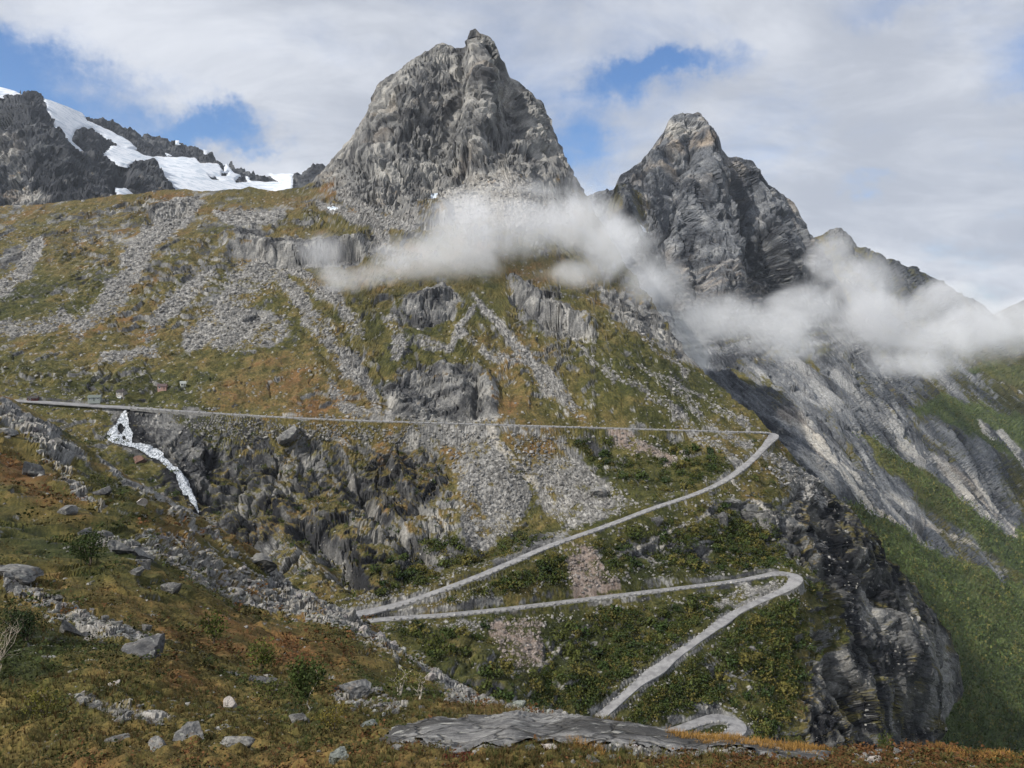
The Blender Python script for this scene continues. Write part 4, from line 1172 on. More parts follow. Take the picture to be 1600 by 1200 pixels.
# stray stones in the near heath
i, Q, x, y = pick(A, (1 - slab) * (A.py < 1235) * (0.3 + 0.7 * (A.shape(fbm(ap + 2, 14, 3)) > 0.1)), 1500, 2)
sz = np.clip(A.D.ravel()[i] / F * (2.0 + 8 * r.random(len(i)) ** 4), 0.05, 1.6)
g = 0.45 + 0.6 * r.random(len(i))
scatter('stray_stones', SM, Q, sz, np.outer(g, (.24, .235, .22)), M_LITTER, 'small grey stones strewn through the near heath', 0.8)
# scree stones on the mountain side
sB = np.clip(TB[:, :1].reshape(B.px.shape) * 0 + B_SCR, 0, 1)
i, Q, x, y = pick(B, sB ** 2 * (B.shape(rd) > 4.5), 9000, 3)
sz = B.D.ravel()[i] / F * (2.2 + 5 * r.random(len(i)) ** 3)
g = 0.4 + 0.75 * r.random(len(i))
ci = np.outer(g, (.25, .245, .235)); ru = RUSTM.ravel()[i][:, None]
ci = ci * (1 - .5 * ru) + .5 * ru * np.outer(g, (.24, .18, .15))
scatter('scree_stones', SM0, Q, sz, ci, M_LITTER, 'grey scree stones in long tongues down the mountain side', 1.2)
i, Q, x, y = pick(B, (1 - sB) * (B.shape(rd) > 6) * (1 - peak_m) * (0.15 + B.shape(outc_m)), 3600, 4)
sz = B.D.ravel()[i] / F * (1.8 + 5 * r.random(len(i)) ** 4)
g = 0.4 + 0.75 * r.random(len(i))
scatter('scattered_stones', SM0, Q, sz, np.outer(g, (.24, .235, .22)), M_LITTER, 'grey stones scattered over the grassy mountain side', 1.2)

i, Q, x, y = pick(B, sstep(3.3, 4.2, B.shape(rd)) * sstep(9.5, 6, B.shape(rd)) * (0.25 + (B.px > 290) * (B.px < 770) * (B.py > 650)), 3800, 14)
sz = B.D.ravel()[i] / F * (2.0 + 4 * r.random(len(i)) ** 2.5)
scatter('roadside_rubble', SM0, Q, sz, np.outer(0.4 + 0.75 * r.random(len(i)), (.23, .225, .21)), M_LITTER, 'rubble stones on the banks beside the roads', 1.2)

# ------------------------------------------------------------------ shrubs between the roads
def shrub_template(seed, nleaf=46, spread=1.0):
    """a low bush one metre in radius: leaf clumps filling an uneven dome"""
    q = np.random.default_rng(seed)
    V, Fc = [], []
    lob = q.normal(size=(5, 3)) * np.array([.45, .45, .2]) + np.array([0, 0, .45])
    for k in range(nleaf):
        c = lob[q.integers(5)] + q.normal(size=3) * np.array([.28, .28, .24])
        c[2] = max(c[2], .05)
        a, b = q.normal(size=3), q.normal(size=3)
        a /= np.linalg.norm(a); b -= a * (a @ b); b /= np.linalg.norm(b)
        h = 0.13 + 0.12 * q.random()
        n0 = len(V)
        V += [c - a * h, c + b * h * .8, c + a * h, c - b * h * .8]
        Fc += [(n0, n0 + 1, n0 + 2), (n0, n0 + 2, n0 + 3)]
    return np.array(V, np.float32), np.array(Fc, np.int32)


ST = [shrub_template(200 + k) for k in range(6)]
THICKET = [[(605, 985), (760, 965), (1000, 935), (1130, 925), (1150, 945), (1090, 990), (1000, 1055), (930, 1115), (800, 1110), (700, 1050)], [(1160, 960), (1240, 930), (1270, 1000), (1240, 1110), (1180, 1170), (960, 1200), (1000, 1080), (1090, 1010)],
           [(820, 900), (880, 855), (880, 930), (760, 945), (640, 950), (700, 930)], [(980, 830), (1120, 775), (1210, 830), (1230, 885), (1150, 900), (980, 920), (930, 850)], [(580, 890), (720, 830), (740, 880), (640, 925), (570, 940)],
           [(880, 690), (1090, 700), (1160, 730), (1050, 775), (960, 770)], [(1240, 850), (1290, 880), (1310, 950), (1260, 960)], [(760, 840), (880, 830), (820, 860), (740, 890)]]
tm = np.zeros(B.px.shape)
for k, p in enumerate(THICKET):
    tm = np.maximum(tm, (1.0 if k < 4 else 0.6) * paint_poly(B.wx, B.wy, p, 14))
tm *= sstep(-0.28, 0.18, B.shape(fbm(bp + 500, 26, 4, .6))) * (1 - np.clip(B_SCR, 0, 1)) * (B.shape(rd) > 5.0)
tm = tm + 0.05 * (B.py > 680) * (1 - cliff_m) * (B.shape(rd) > 5.5) * (1 - np.clip(B_SCR, 0, 1))
tm = tm * (B.FN[..., 2] > 0.12)


def shrub_cols(n, q):
    h = q.random(n)[:, None]
    c = np.where(h < .45, (.036, .052, .015), np.where(h < .78, (.060, .070, .019), (.105, .092, .027)))
    return c * (0.7 + 0.6 * q.random((n, 1)))


i, Q, x, y = pick(B, tm, 4800, 5)
sz = 0.7 + 1.5 * r.random(len(i)) ** 1.5
scatter('shrubs', ST, Q, sz, shrub_cols(len(i), r), M_LEAF, 'dense green and yellowing shrubs covering the slopes between the roads', 0.5)
# broom of the low woodland on the far valley floor
TRT = [shrub_template(300 + k, 9) for k in range(4)]
i, Q, x, y = pick(C, np.clip(WOOD, 0, 1) ** 2 * (C.px > 1300), 11000, 6)
sz = 3.0 + 5.0 * r.random(len(i)) ** 1.5
cw = np.outer(0.6 + 0.8 * r.random(len(i)), (.060, .085, .028)); yl = (r.random(len(i)) < .22)[:, None]
cw = np.where(yl, np.outer(0.6 + .8 * r.random(len(i)), (.13, .125, .04)), cw)
sq = np.stack([np.ones(len(i)), np.ones(len(i)), 1.3 + .5 * r.random(len(i))], -1)
o = scatter('valley_wood', TRT, Q, sz, cw, M_LEAF, 'green birch wood covering the far valley floor and side', 0.3, sq)

# ------------------------------------------------------------------ near plants: grass and heath
def tuft(seed, n=9, h=1.0):
    q = np.random.default_rng(seed)
    V, Fc = [], []
    for k in range(n):
        a = q.random() * 6.283; b = np.array([math.cos(a), math.sin(a), 0]) * .18 * q.random()
        lean = np.array([math.cos(a), math.sin(a), 0]) * (.2 + .5 * q.random())
        sd = np.array([-math.sin(a), math.cos(a), 0]) * .035
        hh = h * (.6 + .5 * q.random())
        n0 = len(V)
        V += [b - sd, b + sd, b + lean * .4 + np.array([0, 0, hh * .6]) + sd * .7, b + lean * .4 + np.array([0, 0, hh * .6]) - sd * .7, b + lean + np.array([0, 0, hh])]
        Fc += [(n0, n0 + 1, n0 + 2), (n0, n0 + 2, n0 + 3), (n0 + 3, n0 + 2, n0 + 4)]
    return np.array(V, np.float32), np.array(Fc, np.int32)


TF = [tuft(400 + k) for k in range(5)]
HB = [shrub_template(420 + k, 16) for k in range(5)]
heath = np.clip(A_VEG, 0, 1) * (A.py < 1245) * (1 - slab)
pat = A.shape(fbm(ap + 88, 9, 4, .6))
tA = TA.reshape(A.nr, A.nc, 4)[..., :3].reshape(-1, 3)
i, Q, x, y = pick(A, heath * sstep(60, 34, A.D) * (0.12 + (pat > 0.08)) * (1 - .75 * sstep(560, 640, A.px) * sstep(1120, 1150, A.py)), 13000, 8)
sz = np.clip((0.05 + 0.13 * r.random(len(i)) ** 1.6) * (0.7 + 0.02 * A.D.ravel()[i]), .04, .3)
k = r.random(len(i))[:, None]
ct = np.where(k < .35, (.105, .082, .034), np.where(k < .6, (.092, .058, .024), (.060, .066, .021))) * (0.6 + .7 * r.random((len(i), 1)))
scatter('grass', TF, Q, sz, ct, M_LEAF, 'straw coloured autumn grass growing over the near hillside', 0.4)
i, Q, x, y = pick(A, heath * sstep(150, 70, A.D) * (0.15 + (pat < 0.05)), 9500, 9)
sz = np.clip(A.D.ravel()[i] / F * (4 + 13 * r.random(len(i)) ** 2.2), .07, 1.3)
hq = np.clip(A_HUE.ravel()[i] + .5 * (r.random(len(i)) - .5), 0, 1)[:, None]
ch = np.where(hq < .35, (.030, .040, .012), np.where(hq < .62, (.060, .050, .018), (.085, .042, .018))) * (0.65 + .7 * r.random((len(i), 1)))
sq = np.stack([np.ones(len(i)), np.ones(len(i)), 0.55 + .3 * r.random(len(i))], -1)
scatter('heather', HB, Q - np.array([0, 0, .02]), sz, ch, M_LEAF, 'low green and rusty heather cushions on the near hillside', 0.4, sq)
# rust-coloured tussocks by the bare slab, and a red patch of bearberry
i, Q, x, y = pick(A, paint_poly(A.wx, A.wy, [(1040, 1146), (1180, 1160), (1300, 1178), (1270, 1186), (1120, 1172), (1040, 1160)], 6) + .7 * paint_poly(A.wx, A.wy, [(880, 1172), (920, 1170), (950, 1180), (900, 1184)], 5) + .6 * paint_poly(A.wx, A.wy, [(1440, 1178), (1600, 1190), (1600, 1200), (1440, 1190)], 5), 1500, 10)
scatter('tussock_grass', TF, Q, 0.07 + 0.11 * r.random(len(i)), np.outer(.7 + .6 * r.random(len(i)), (.20, .115, .035)), M_LEAF, 'rust coloured tussock grass along the far edge of the bare rock slab', 0.4)
i, Q, x, y = pick(A, paint_poly(A.wx, A.wy, [(690, 1188), (720, 1184), (745, 1196), (740, 1212), (695, 1212)], 5), 90, 12)
scatter('bearberry', HB, Q, 0.035 + 0.04 * r.random(len(i)), np.outer(.6 + .6 * r.random(len(i)), (.10, .016, .018)), M_LEAF, 'small patch of crimson autumn leaves at the bottom edge', 0.4)
# ------------------------------------------------------------------ boulders one can point at
M_BOULD = stone_mat('boulder_rock', (.070, .071, .073), (.195, .193, .184), 2.2, 0.25)
M_BPALE = stone_mat('pale_boulder_rock', (.24, .22, .205), (.43, .395, .375), 2.2, 0.1)
M_BDARK = stone_mat('dark_boulder_rock', (.035, .036, .039), (.115, .115, .115), 2.2, 0.1)
M_BGREEN = stone_mat('lichen_boulder_rock', (.085, .097, .09), (.20, .215, .196), 2.2, 0.05)
M_BRED = stone_mat('rusty_boulder_rock', (.075, .045, .035), (.15, .088, .068), 1.3, 0.2)


def boulder_mesh(seed, cuts=13):
    q = np.random.default_rng(seed)
    bm = bmesh.new()
    bmesh.ops.create_icosphere(bm, subdivisions=4, radius=0.66)
    V = np.array([v.co[:] for v in bm.verts])
    nrm = V / 0.66
    for k in range(cuts):
        n = q.normal(size=3); n /= np.linalg.norm(n)
        d = 0.22 + 0.22 * q.random()
        z = V @ n - d
        V -= np.where(z > 0, z, 0)[:, None] * n * 0.94
    V += nrm * (0.035 * fbm(V + seed, 0.5, 4, .6) + 0.22 * np.minimum(0, facets(V + seed, 0.42, 2, np.full(len(V), .05))))[:, None]
    V[:, 2] += 0.02
    for v, c in zip(bm.verts, V): v.co = c
    me = bpy.data.meshes.new('boulder')
    bm.to_mesh(me); bm.free()
    return me


BM = [boulder_mesh(500 + k) for k in range(10)]
bq = np.random.default_rng(31)


def boulder(S, x, y, wpx, hpx, label, mat=None, group=None, sink=0.38, cat='boulder', name='boulder', mesh=None):
    """a boulder whose foot is at photograph pixel (x, y) on a sheet, about wpx by hpx pixels large"""
    p = bilerp(S, np.array([float(x)]), np.array([float(y)]))[0]
    k = p[1] / F
    me = (BM[bq.integers(len(BM))] if mesh is None else mesh).copy()
    me.materials.clear()
    me.materials.append(mat or M_BOULD)
    o = bpy.data.objects.new(name, me)
    COL.objects.link(o)
    w_, h_ = wpx * k * 1.18, hpx * k * 1.5
    o.scale = (w_, w_ * (0.75 + .3 * bq.random()), h_)
    o.rotation_euler = (0.25 * (bq.random() - .5), 0.3 * (bq.random() - .5), 0.5 * (bq.random() - .5) + (3.14 if bq.random() < .5 else 0))
    o.location = p + np.array([0, 0, h_ * (0.5 - sink)])
    return tag(o, label, cat, group)


BOULD = [(28, 914, 56, 24, 'long grey slab boulder at the left edge above the dark bushes', None), (106, 986, 30, 26, 'rounded pale grey boulder alone beside the dark bush at left', None),
         (232, 1018, 64, 40, 'largest boulder of the near hillside, dark grey and wedge shaped', M_BDARK), (216, 878, 30, 24, 'angular grey block topmost of three below the stone band', None),
         (219, 899, 22, 18, 'small angular block, middle of three below the stone band', None), (206, 911, 20, 14, 'small block, lowest of three below the stone band', None), (262, 936, 30, 20, 'grey pointed boulder right of the three blocks', None),
         (368, 927, 36, 20, 'flat grey slab in the rubble band near its upper end', None), (397, 945, 26, 22, 'upright grey slab in the rubble band beside the flat one', None), (403, 1066, 42, 19, 'dark flat boulder below the two green bushes', M_BDARK),
         (364, 1101, 22, 17, 'pinkish white boulder lying in brown heath', M_BPALE), (295, 1154, 52, 24, 'long grey boulder near the bottom left of centre', None), (363, 1180, 54, 22, 'low grey double boulder close to the bottom edge', None),
         (177, 1154, 36, 14, 'flat grey slab stone in the lower left rubble', None), (251, 1172, 32, 19, 'grey boulder with pale top at the bottom left', None), (467, 1133, 30, 16, 'grey boulder at the foot of the leaning birch', None),
         (181, 1066, 19, 8, 'pale flat stone on the heath below the largest boulder', M_BPALE), (528, 1200, 30, 32, 'grey green standing boulder at the bottom edge left of the slab', M_BGREEN), (403, 898, 52, 26, 'broad bare rock hump on the rim above the gorge', None),
         (182, 872, 32, 26, 'grey broken rock step above the three blocks', None), (560, 1083, 54, 40, 'tallest boulder of the rock pile left of the white stemmed birch', None), (591, 1082, 24, 24, 'rounded boulder on the right side of the rock pile', M_BDARK),
         (528, 1085, 26, 16, 'low boulder on the left side of the rock pile', None), (702, 1105, 24, 12, 'pale rounded boulder on brown heath above the slab', None), (579, 1129, 30, 16, 'grey green boulder left above the bare slab, larger of a pair', M_BGREEN),
         (601, 1139, 24, 12, 'lower and smaller boulder of the pair left above the bare slab', M_BGREEN), (812, 1107, 20, 14, 'greenish grey boulder on the skyline above the slab', M_BGREEN), (875, 1118, 18, 9, 'low stone on the skyline right of the greenish boulder', None),
         (700, 1172, 22, 13, 'bluish grey stone on the left end of the bare slab', None), (676, 1168, 16, 11, 'small stone beside the bluish one on the slab', None), (858, 1186, 26, 9, 'pale flat stone in front of the bare slab', M_BPALE), (955, 1190, 24, 10, 'grey flat stone in front of the slab towards the right', M_BGREEN),
         (827, 1184, 18, 10, 'green grey stone left of the pale flat one before the slab', M_BGREEN), (925, 1198, 24, 10, 'grey stone at the bottom edge in front of the slab', None), (621, 1191, 14, 11, 'small grey stone left of the crimson patch', None), (45, 746, 28, 26, 'grey rock knob high on the left hillside', None),
         (86, 697, 32, 15, 'grey rock ledge near the top of the left hillside', None), (160, 783, 24, 14, 'dark rock on the orange heath opposite the waterfall', M_BDARK), (102, 808, 22, 15, 'grey block in heath left of the orange slope', None), (212, 804, 18, 15, 'whitish stone below the orange slope facing the waterfall', M_BPALE),
         (166, 838, 18, 13, 'small grey stone above the broken rock step', None), (132, 834, 22, 15, 'grey stone left of the small one above the rock step', None), (12, 682, 24, 13, 'grey stone at the left edge under the rim', None), (1365, 1196, 20, 13, 'pale stone at the bottom right below the small green shrub', M_BPALE)]
for x, y, w_, h_, lb, mt in BOULD:
    boulder(A, x, y, w_, h_, lb, mt)
for x, y, w_, h_, lb, mt in [(932, 775, 26, 16, 'big grey boulder in grass above the middle road bend', None), (1070, 714, 12, 6, 'white stone lying alone in the green slope below the upper road', M_BPALE), (1128, 817, 16, 24, 'dark upright rock block in the green slope right of centre', M_BDARK),
                             (1028, 816, 18, 13, 'dark rock block just below the middle road', M_BDARK), (222, 716, 22, 9, 'rusty red rock slab beside the waterfall', M_BRED), (1180, 1012, 14, 10, 'grey boulder in shrubs right of the lowest straight road', None), (456, 688, 30, 26, 'rounded grey outcrop under the upper road above the gorge', None)]:
    boulder(B, x, y, w_, h_, lb, mt)
# further stones of the rubble bands, each its own; nothing tells those of one band apart
BANDS = [([(280, 868), (350, 895), (420, 935), (480, 958)], 34, 12, 'grey block in upper rubble band below gorge rim', 'blocks in the upper rubble band'), ([(490, 962), (560, 990), (620, 1025), (670, 1052)], 40, 11, 'pale block in lower rubble band below gorge rim', 'blocks in the lower rubble band'),
         ([(0, 915), (60, 948), (150, 975), (230, 992)], 24, 12, 'grey stone in left rubble above the largest boulder', 'stones in the left rubble'), ([(160, 850), (240, 878), (330, 915), (430, 955)], 26, 10, 'grey stone in the hillside middle stone stripe', 'stones in the middle stripe'),
         ([(120, 1095), (190, 1112), (260, 1130)], 16, 12, 'grey stone in the small rubble patch at the lower left', 'stones in the lower left patch'), ([(530, 1098), (590, 1102), (640, 1106)], 16, 9, 'small stone at the foot of the rock pile', 'stones below the rock pile'),
         ([(960, 1180), (1080, 1192), (1200, 1196)], 14, 11, 'grey stone on the ground right in front of the slab', 'stones before the slab'), ([(1290, 1182), (1360, 1188), (1430, 1186)], 12, 10, 'pale stone strewn along the lower right edge', 'stones at the lower right')]
for line, n, s0, lb, gp in BANDS:
    c = catmull(line, 10)
    for k in range(n):
        j = bq.integers(len(c)); q = c[j] + bq.normal(size=2) * np.array([9, 7])
        s_ = s0 * (0.6 + 0.8 * bq.random() ** 2)
        lb2 = ('small ' if s_ < .72 * s0 else 'large ' if s_ > 1.05 * s0 else 'middling ') + lb + (', left end' if j < len(c) * .25 else ', left of its middle' if j < len(c) * .5 else ', right of its middle' if j < len(c) * .75 else ', right end')
        boulder(A, q[0], min(q[1], 1198), s_, s_ * (0.55 + .3 * bq.random()), lb2, M_BPALE if 'pale' in lb and bq.random() < .25 else None, gp, 0.25)

# ------------------------------------------------------------------ birches and bushes of the near hillside
def bark(name, c):
    m, t = new_mat(name)
    v = t.n('ShaderNodeTexCoord').outputs['Object']
    a = t.noise(t.vmath('MULTIPLY', v, (1, 1, 3)), 5.0, 3.0)
    finish_mat(t, t.mix(t.mrange(a, 0.5, 0.7), c, tuple(.3 * q for q in c)), 0.8)
    return m


M_BARK = bark('birch_bark', (.46, .42, .36)); M_TWIG = bark('dark_bark', (.11, .09, .07)); M_GREYWOOD = bark('bare_wood', (.36, .31, .25))


def limbs(seed, h, stems, lean, twigs=7, r0=0.03, spread=0.5):
    """tapered stems and branches; returns mesh arrays and the branch tips"""
    q = np.random.default_rng(seed)
    V, Fc, tips = [], [], []

    def tube(pts, ra, rb):
        n0 = len(V); m = len(pts)
        for k, p in enumerate(pts):
            rr_ = ra + (rb - ra) * k / (m - 1)
            for a in range(5):
                V.append(np.array(p) + rr_ * np.array([math.cos(a * 1.2566), math.sin(a * 1.2566), 0]))
        for k in range(m - 1):
            for a in range(5):
                b = (a + 1) % 5
                Fc.append((n0 + k * 5 + a, n0 + k * 5 + b, n0 + k * 5 + 5 + b, n0 + k * 5 + 5 + a))
    for s_ in range(stems):
        a = q.random() * 6.283
        out = np.array([math.cos(a), math.sin(a), 0]) * spread * h * (q.random() if stems > 1 else .2)
        p = np.array([out[0] * .12, out[1] * .12, -0.05 * h]); pts = [p.copy()]
        for k in range(6):
            f = (k + 1) / 6
            pts.append(np.array([lean * h * f ** 1.5, 0, h * f * (0.85 + .1 * q.random())]) + out * f + q.normal(size=3) * .03 * h)
        tube(pts, r0 * h, r0 * h * .35)
        for k in range(twigs):
            b = pts[2 + q.integers(4)]
            d = q.normal(size=3); d[2] = abs(d[2]) * .7 + .2; d /= np.linalg.norm(d)
            e = b + d * h * (.18 + .22 * q.random())
            tube([b, (b + e) / 2 + q.normal(size=3) * .02 * h, e], r0 * h * .3, r0 * h * .1)
            tips += [e, (b + e) / 2]
        tips.append(pts[-1])
    return np.array(V), Fc, np.array(tips)


def tree(x, y, hpx, label, stems=1, lean=0.0, nleaf=700, wide=0.5, cols=((.035, .055, .014), (.075, .085, .02)), wood_mat=None, name='birch_tree', cat='tree', low=0.2, leaf=0.035, twigs=7, r0=0.022, seed=None, S=None, group=None):
    S = S or A
    p = bilerp(S, np.array([float(x)]), np.array([float(y)]))[0]
    h = hpx * p[1] / F
    q = np.random.default_rng(seed or int(x * 7 + y))
    e = bpy.data.objects.new(name, None)
    COL.objects.link(e)
    e.location = p
    tag(e, label, cat, group)
    V, Fc, tips = limbs(q.integers(1e6), h, stems, lean, twigs, r0, wide)
    mesh_obj('trunk' if stems == 1 else 'stems', V, Fc, wood_mat or M_TWIG, e)
    if nleaf:
        cl = np.concatenate([tips, tips + q.normal(size=tips.shape) * .12 * h * np.array([1.4 * wide + .3, 1.4 * wide + .3, .8])])
        cl = cl[cl[:, 2] > low * h * .6]
        c = cl[q.integers(len(cl), size=nleaf)] + q.normal(size=(nleaf, 3)) * .075 * h
        c[:, 2] = np.maximum(c[:, 2], 0.03 * h)
        a = q.normal(size=(nleaf, 3)); a /= np.linalg.norm(a, axis=1, keepdims=True)
        b = np.cross(a, q.normal(size=(nleaf, 3))); b /= np.linalg.norm(b, axis=1, keepdims=True)
        s_ = (leaf * h * (.6 + .8 * q.random(nleaf)))[:, None]
        VV = np.stack([c - a * s_, c + b * s_ * .7, c + a * s_, c - b * s_ * .7], 1).reshape(-1, 3)
        FF = np.arange(nleaf * 4).reshape(-1, 4)
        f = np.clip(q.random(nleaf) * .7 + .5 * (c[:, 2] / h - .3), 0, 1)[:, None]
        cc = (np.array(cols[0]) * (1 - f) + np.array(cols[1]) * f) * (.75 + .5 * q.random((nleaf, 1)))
        ca = np.repeat(np.concatenate([cc, np.ones((nleaf, 1))], 1), 4, 0)
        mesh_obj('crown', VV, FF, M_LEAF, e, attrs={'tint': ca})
    return e


tree(335, 1008, 52, 'slim green birch bush, uppermost of those on the near slope', 3, 0, 650, .28)
tree(412, 1046, 50, 'bright green birch bush above the dark flat boulder', 4, 0, 850, .35, cols=((.05, .075, .018), (.10, .11, .025)))
tree(470, 1080, 58, 'dark green broad birch bush left of the rock pile', 5, .05, 1300, .55, cols=((.025, .042, .012), (.05, .068, .018)))
tree(477, 1121, 74, 'leaning birch with bare white trunk and dark crown', 1, .38, 500, .3, wood_mat=M_BARK, low=.6, r0=.018, cols=((.022, .036, .011), (.045, .06, .018)))
tree(624, 1084, 46, 'cluster of bare white birch stems right of the rock pile', 4, .25, 260, .35, wood_mat=M_BARK, low=.8, r0=.024, cols=((.07, .08, .02), (.12, .115, .03)))
tree(655, 1103, 42, 'thin white birch stems with sparse leaves above the slab', 3, .15, 160, .35, wood_mat=M_BARK, low=.8, r0=.022, cols=((.07, .08, .02), (.12, .115, .03)))
tree(420, 1094, 36, 'pale green low bush right of the pinkish white boulder', 5, 0, 700, .8, cols=((.05, .068, .016), (.09, .10, .024)), name='bush', cat='bush')
tree(140, 893, 44, 'wide dark green bush on the left hillside below the stone band', 7, 0, 1500, 1.0, cols=((.018, .032, .010), (.036, .052, .016)), name='bush', cat='bush')
tree(168, 765, 26, 'wide green bush high on the slope opposite the waterfall', 7, 0, 1100, 1.3, cols=((.03, .042, .012), (.065, .07, .018)), name='bush', cat='bush')
tree(42, 1000, 50, 'dark green bush at the left edge behind bare branches', 8, 0, 1700, 1.0, cols=((.016, .030, .011), (.032, .046, .018)), name='bush', cat='bush')
tree(-6, 1062, 92, 'bare grey branches reaching in from the left edge', 6, .35, 0, .5, wood_mat=M_GREYWOOD, name='bare_shrub', cat='shrub', twigs=9, r0=.009)
tree(1384, 1180, 30, 'small green birch bush on the lower right skyline', 4, 0, 600, .35, cols=((.035, .055, .014), (.07, .085, .02)))
tree(100, 762, 18, 'pale leafless twig bush on the upper left hillside', 3, .5, 0, .5, wood_mat=M_GREYWOOD, name='bare_shrub', cat='shrub', r0=.012)
tree(72, 1120, 40, 'yellow green low willow bush near the bottom left corner', 8, 0, 1100, 1.2, cols=((.06, .065, .014), (.12, .11, .022)), name='bush', cat='bush')
tree(250, 1048, 26, 'brownish low bush right below the largest boulder', 6, 0, 600, 1.2, cols=((.05, .042, .014), (.085, .062, .02)), name='bush', cat='bush')
tree(520, 1150, 34, 'yellow leaved low bush left of the bare slab', 6, 0, 800, 1.0, cols=((.08, .075, .016), (.15, .12, .026)), name='bush', cat='bush')
tree(680, 1090, 26, 'green low bush above the slab near the rim', 5, 0, 600, 1.0, cols=((.035, .05, .014), (.07, .08, .02)), name='bush', cat='bush')

# the larger shrubs between the roads, one by one (those of one thicket look alike)
SHM = []
for k in range(6):
    V, Fc = shrub_template(700 + k, 150)
    q = np.random.default_rng(k)
    base = np.array([(.034, .054, .015), (.044, .062, .018), (.064, .074, .020), (.026, .042, .014), (.105, .095, .027), (.056, .070, .020)][k])
    me = mesh_obj('x', V, Fc, M_LEAF, attrs={'tint': np.concatenate([np.repeat(base[None] * (.65 + .7 * q.random((len(V) // 4, 1))), 4, 0), np.ones((len(V), 1))], 1)})
    SHM.append(me.data); bpy.data.objects.remove(me)
SV, SF, _ = limbs(9, 1.0, 4, 0, 3, .03, .5)
tmp = mesh_obj('x', SV, SF, M_TWIG); STEM = tmp.data; bpy.data.objects.remove(tmp)
sr = np.random.default_rng(99)
for k, (n, lb, gp) in enumerate([(60, 'shrub in thicket below the long lower road', 'shrubs in the thicket below the lower road'), (46, 'shrub right of the lowest straight road', 'shrubs right of the lowest road'), (22, 'shrub in the wedge where roads meet', 'shrubs in the road wedge'),
                                 (44, 'shrub on slope below the middle road', 'shrubs below the middle road'), (24, 'shrub at the foot of the gorge wall', 'shrubs at the gorge foot'), (26, 'shrub on grass under the upper road', 'shrubs under the upper road')]):
    m = paint_poly(B.px, B.py, THICKET[k], 4) * (1 - np.clip(B_SCR, 0, 1)) * (B.shape(rd) > 6.0) * (B.FN[..., 2] > .15)
    i, Q, x, y = pick(B, m, n, 900 + k)
    xs0, xs1 = x.min(), x.max()
    for p in Q:
        e = bpy.data.objects.new('shrub', None); COL.objects.link(e)
        e.location = p; s_ = 1.7 + 1.5 * sr.random() ** 1.5
        e.scale = (s_, s_, s_ * (.8 + .4 * sr.random())); e.rotation_euler = (0, 0, sr.random() * 6.283)
        w6 = sr.integers(6); fx_ = (800 + p[0] / p[1] * F - xs0) / (xs1 - xs0)
        pl = 'left part' if fx_ < .33 else 'middle part' if fx_ < .67 else 'right part'
        tag(e, ('dark green', 'mid green', 'olive', 'blackish green', 'yellowing', 'light olive')[w6] + ' ' + lb + ', ' + pl, 'shrub', gp)
        for nm, me in (('crown', SHM[w6]), ('stems', STEM)):
            c = bpy.data.objects.new(nm, me); COL.objects.link(c); c.parent = e

# ------------------------------------------------------------------ cabins by the upper road
def paint(name, c, rough=.8):
    m, t = new_mat(name)
    v = t.n('ShaderNodeTexCoord').outputs['Object']
    a = t.noise(t.vmath('MULTIPLY', v, (6, 6, 1)), 1.0, 3.0)
    finish_mat(t, t.mix(t.mrange(a, .3, .7), tuple(.8 * q for q in c), c), rough)
    return m


M_GLASS, _t = new_mat('window_glass')
finish_mat(_t, (.03, .04, .05, 1), 0.1, spec=.5)
M_TRIM = paint('white_trim', (.7, .7, .68))


def box(a, b):
    (x0, y0, z0), (x1, y1, z1) = a, b
    V = [(x, y, z) for z in (z0, z1) for y in (y0, y1) for x in (x0, x1)]
    return V, [(0, 2, 3, 1), (4, 5, 7, 6), (0, 1, 5, 4), (2, 6, 7, 3), (0, 4, 6, 2), (1, 3, 7, 5)]


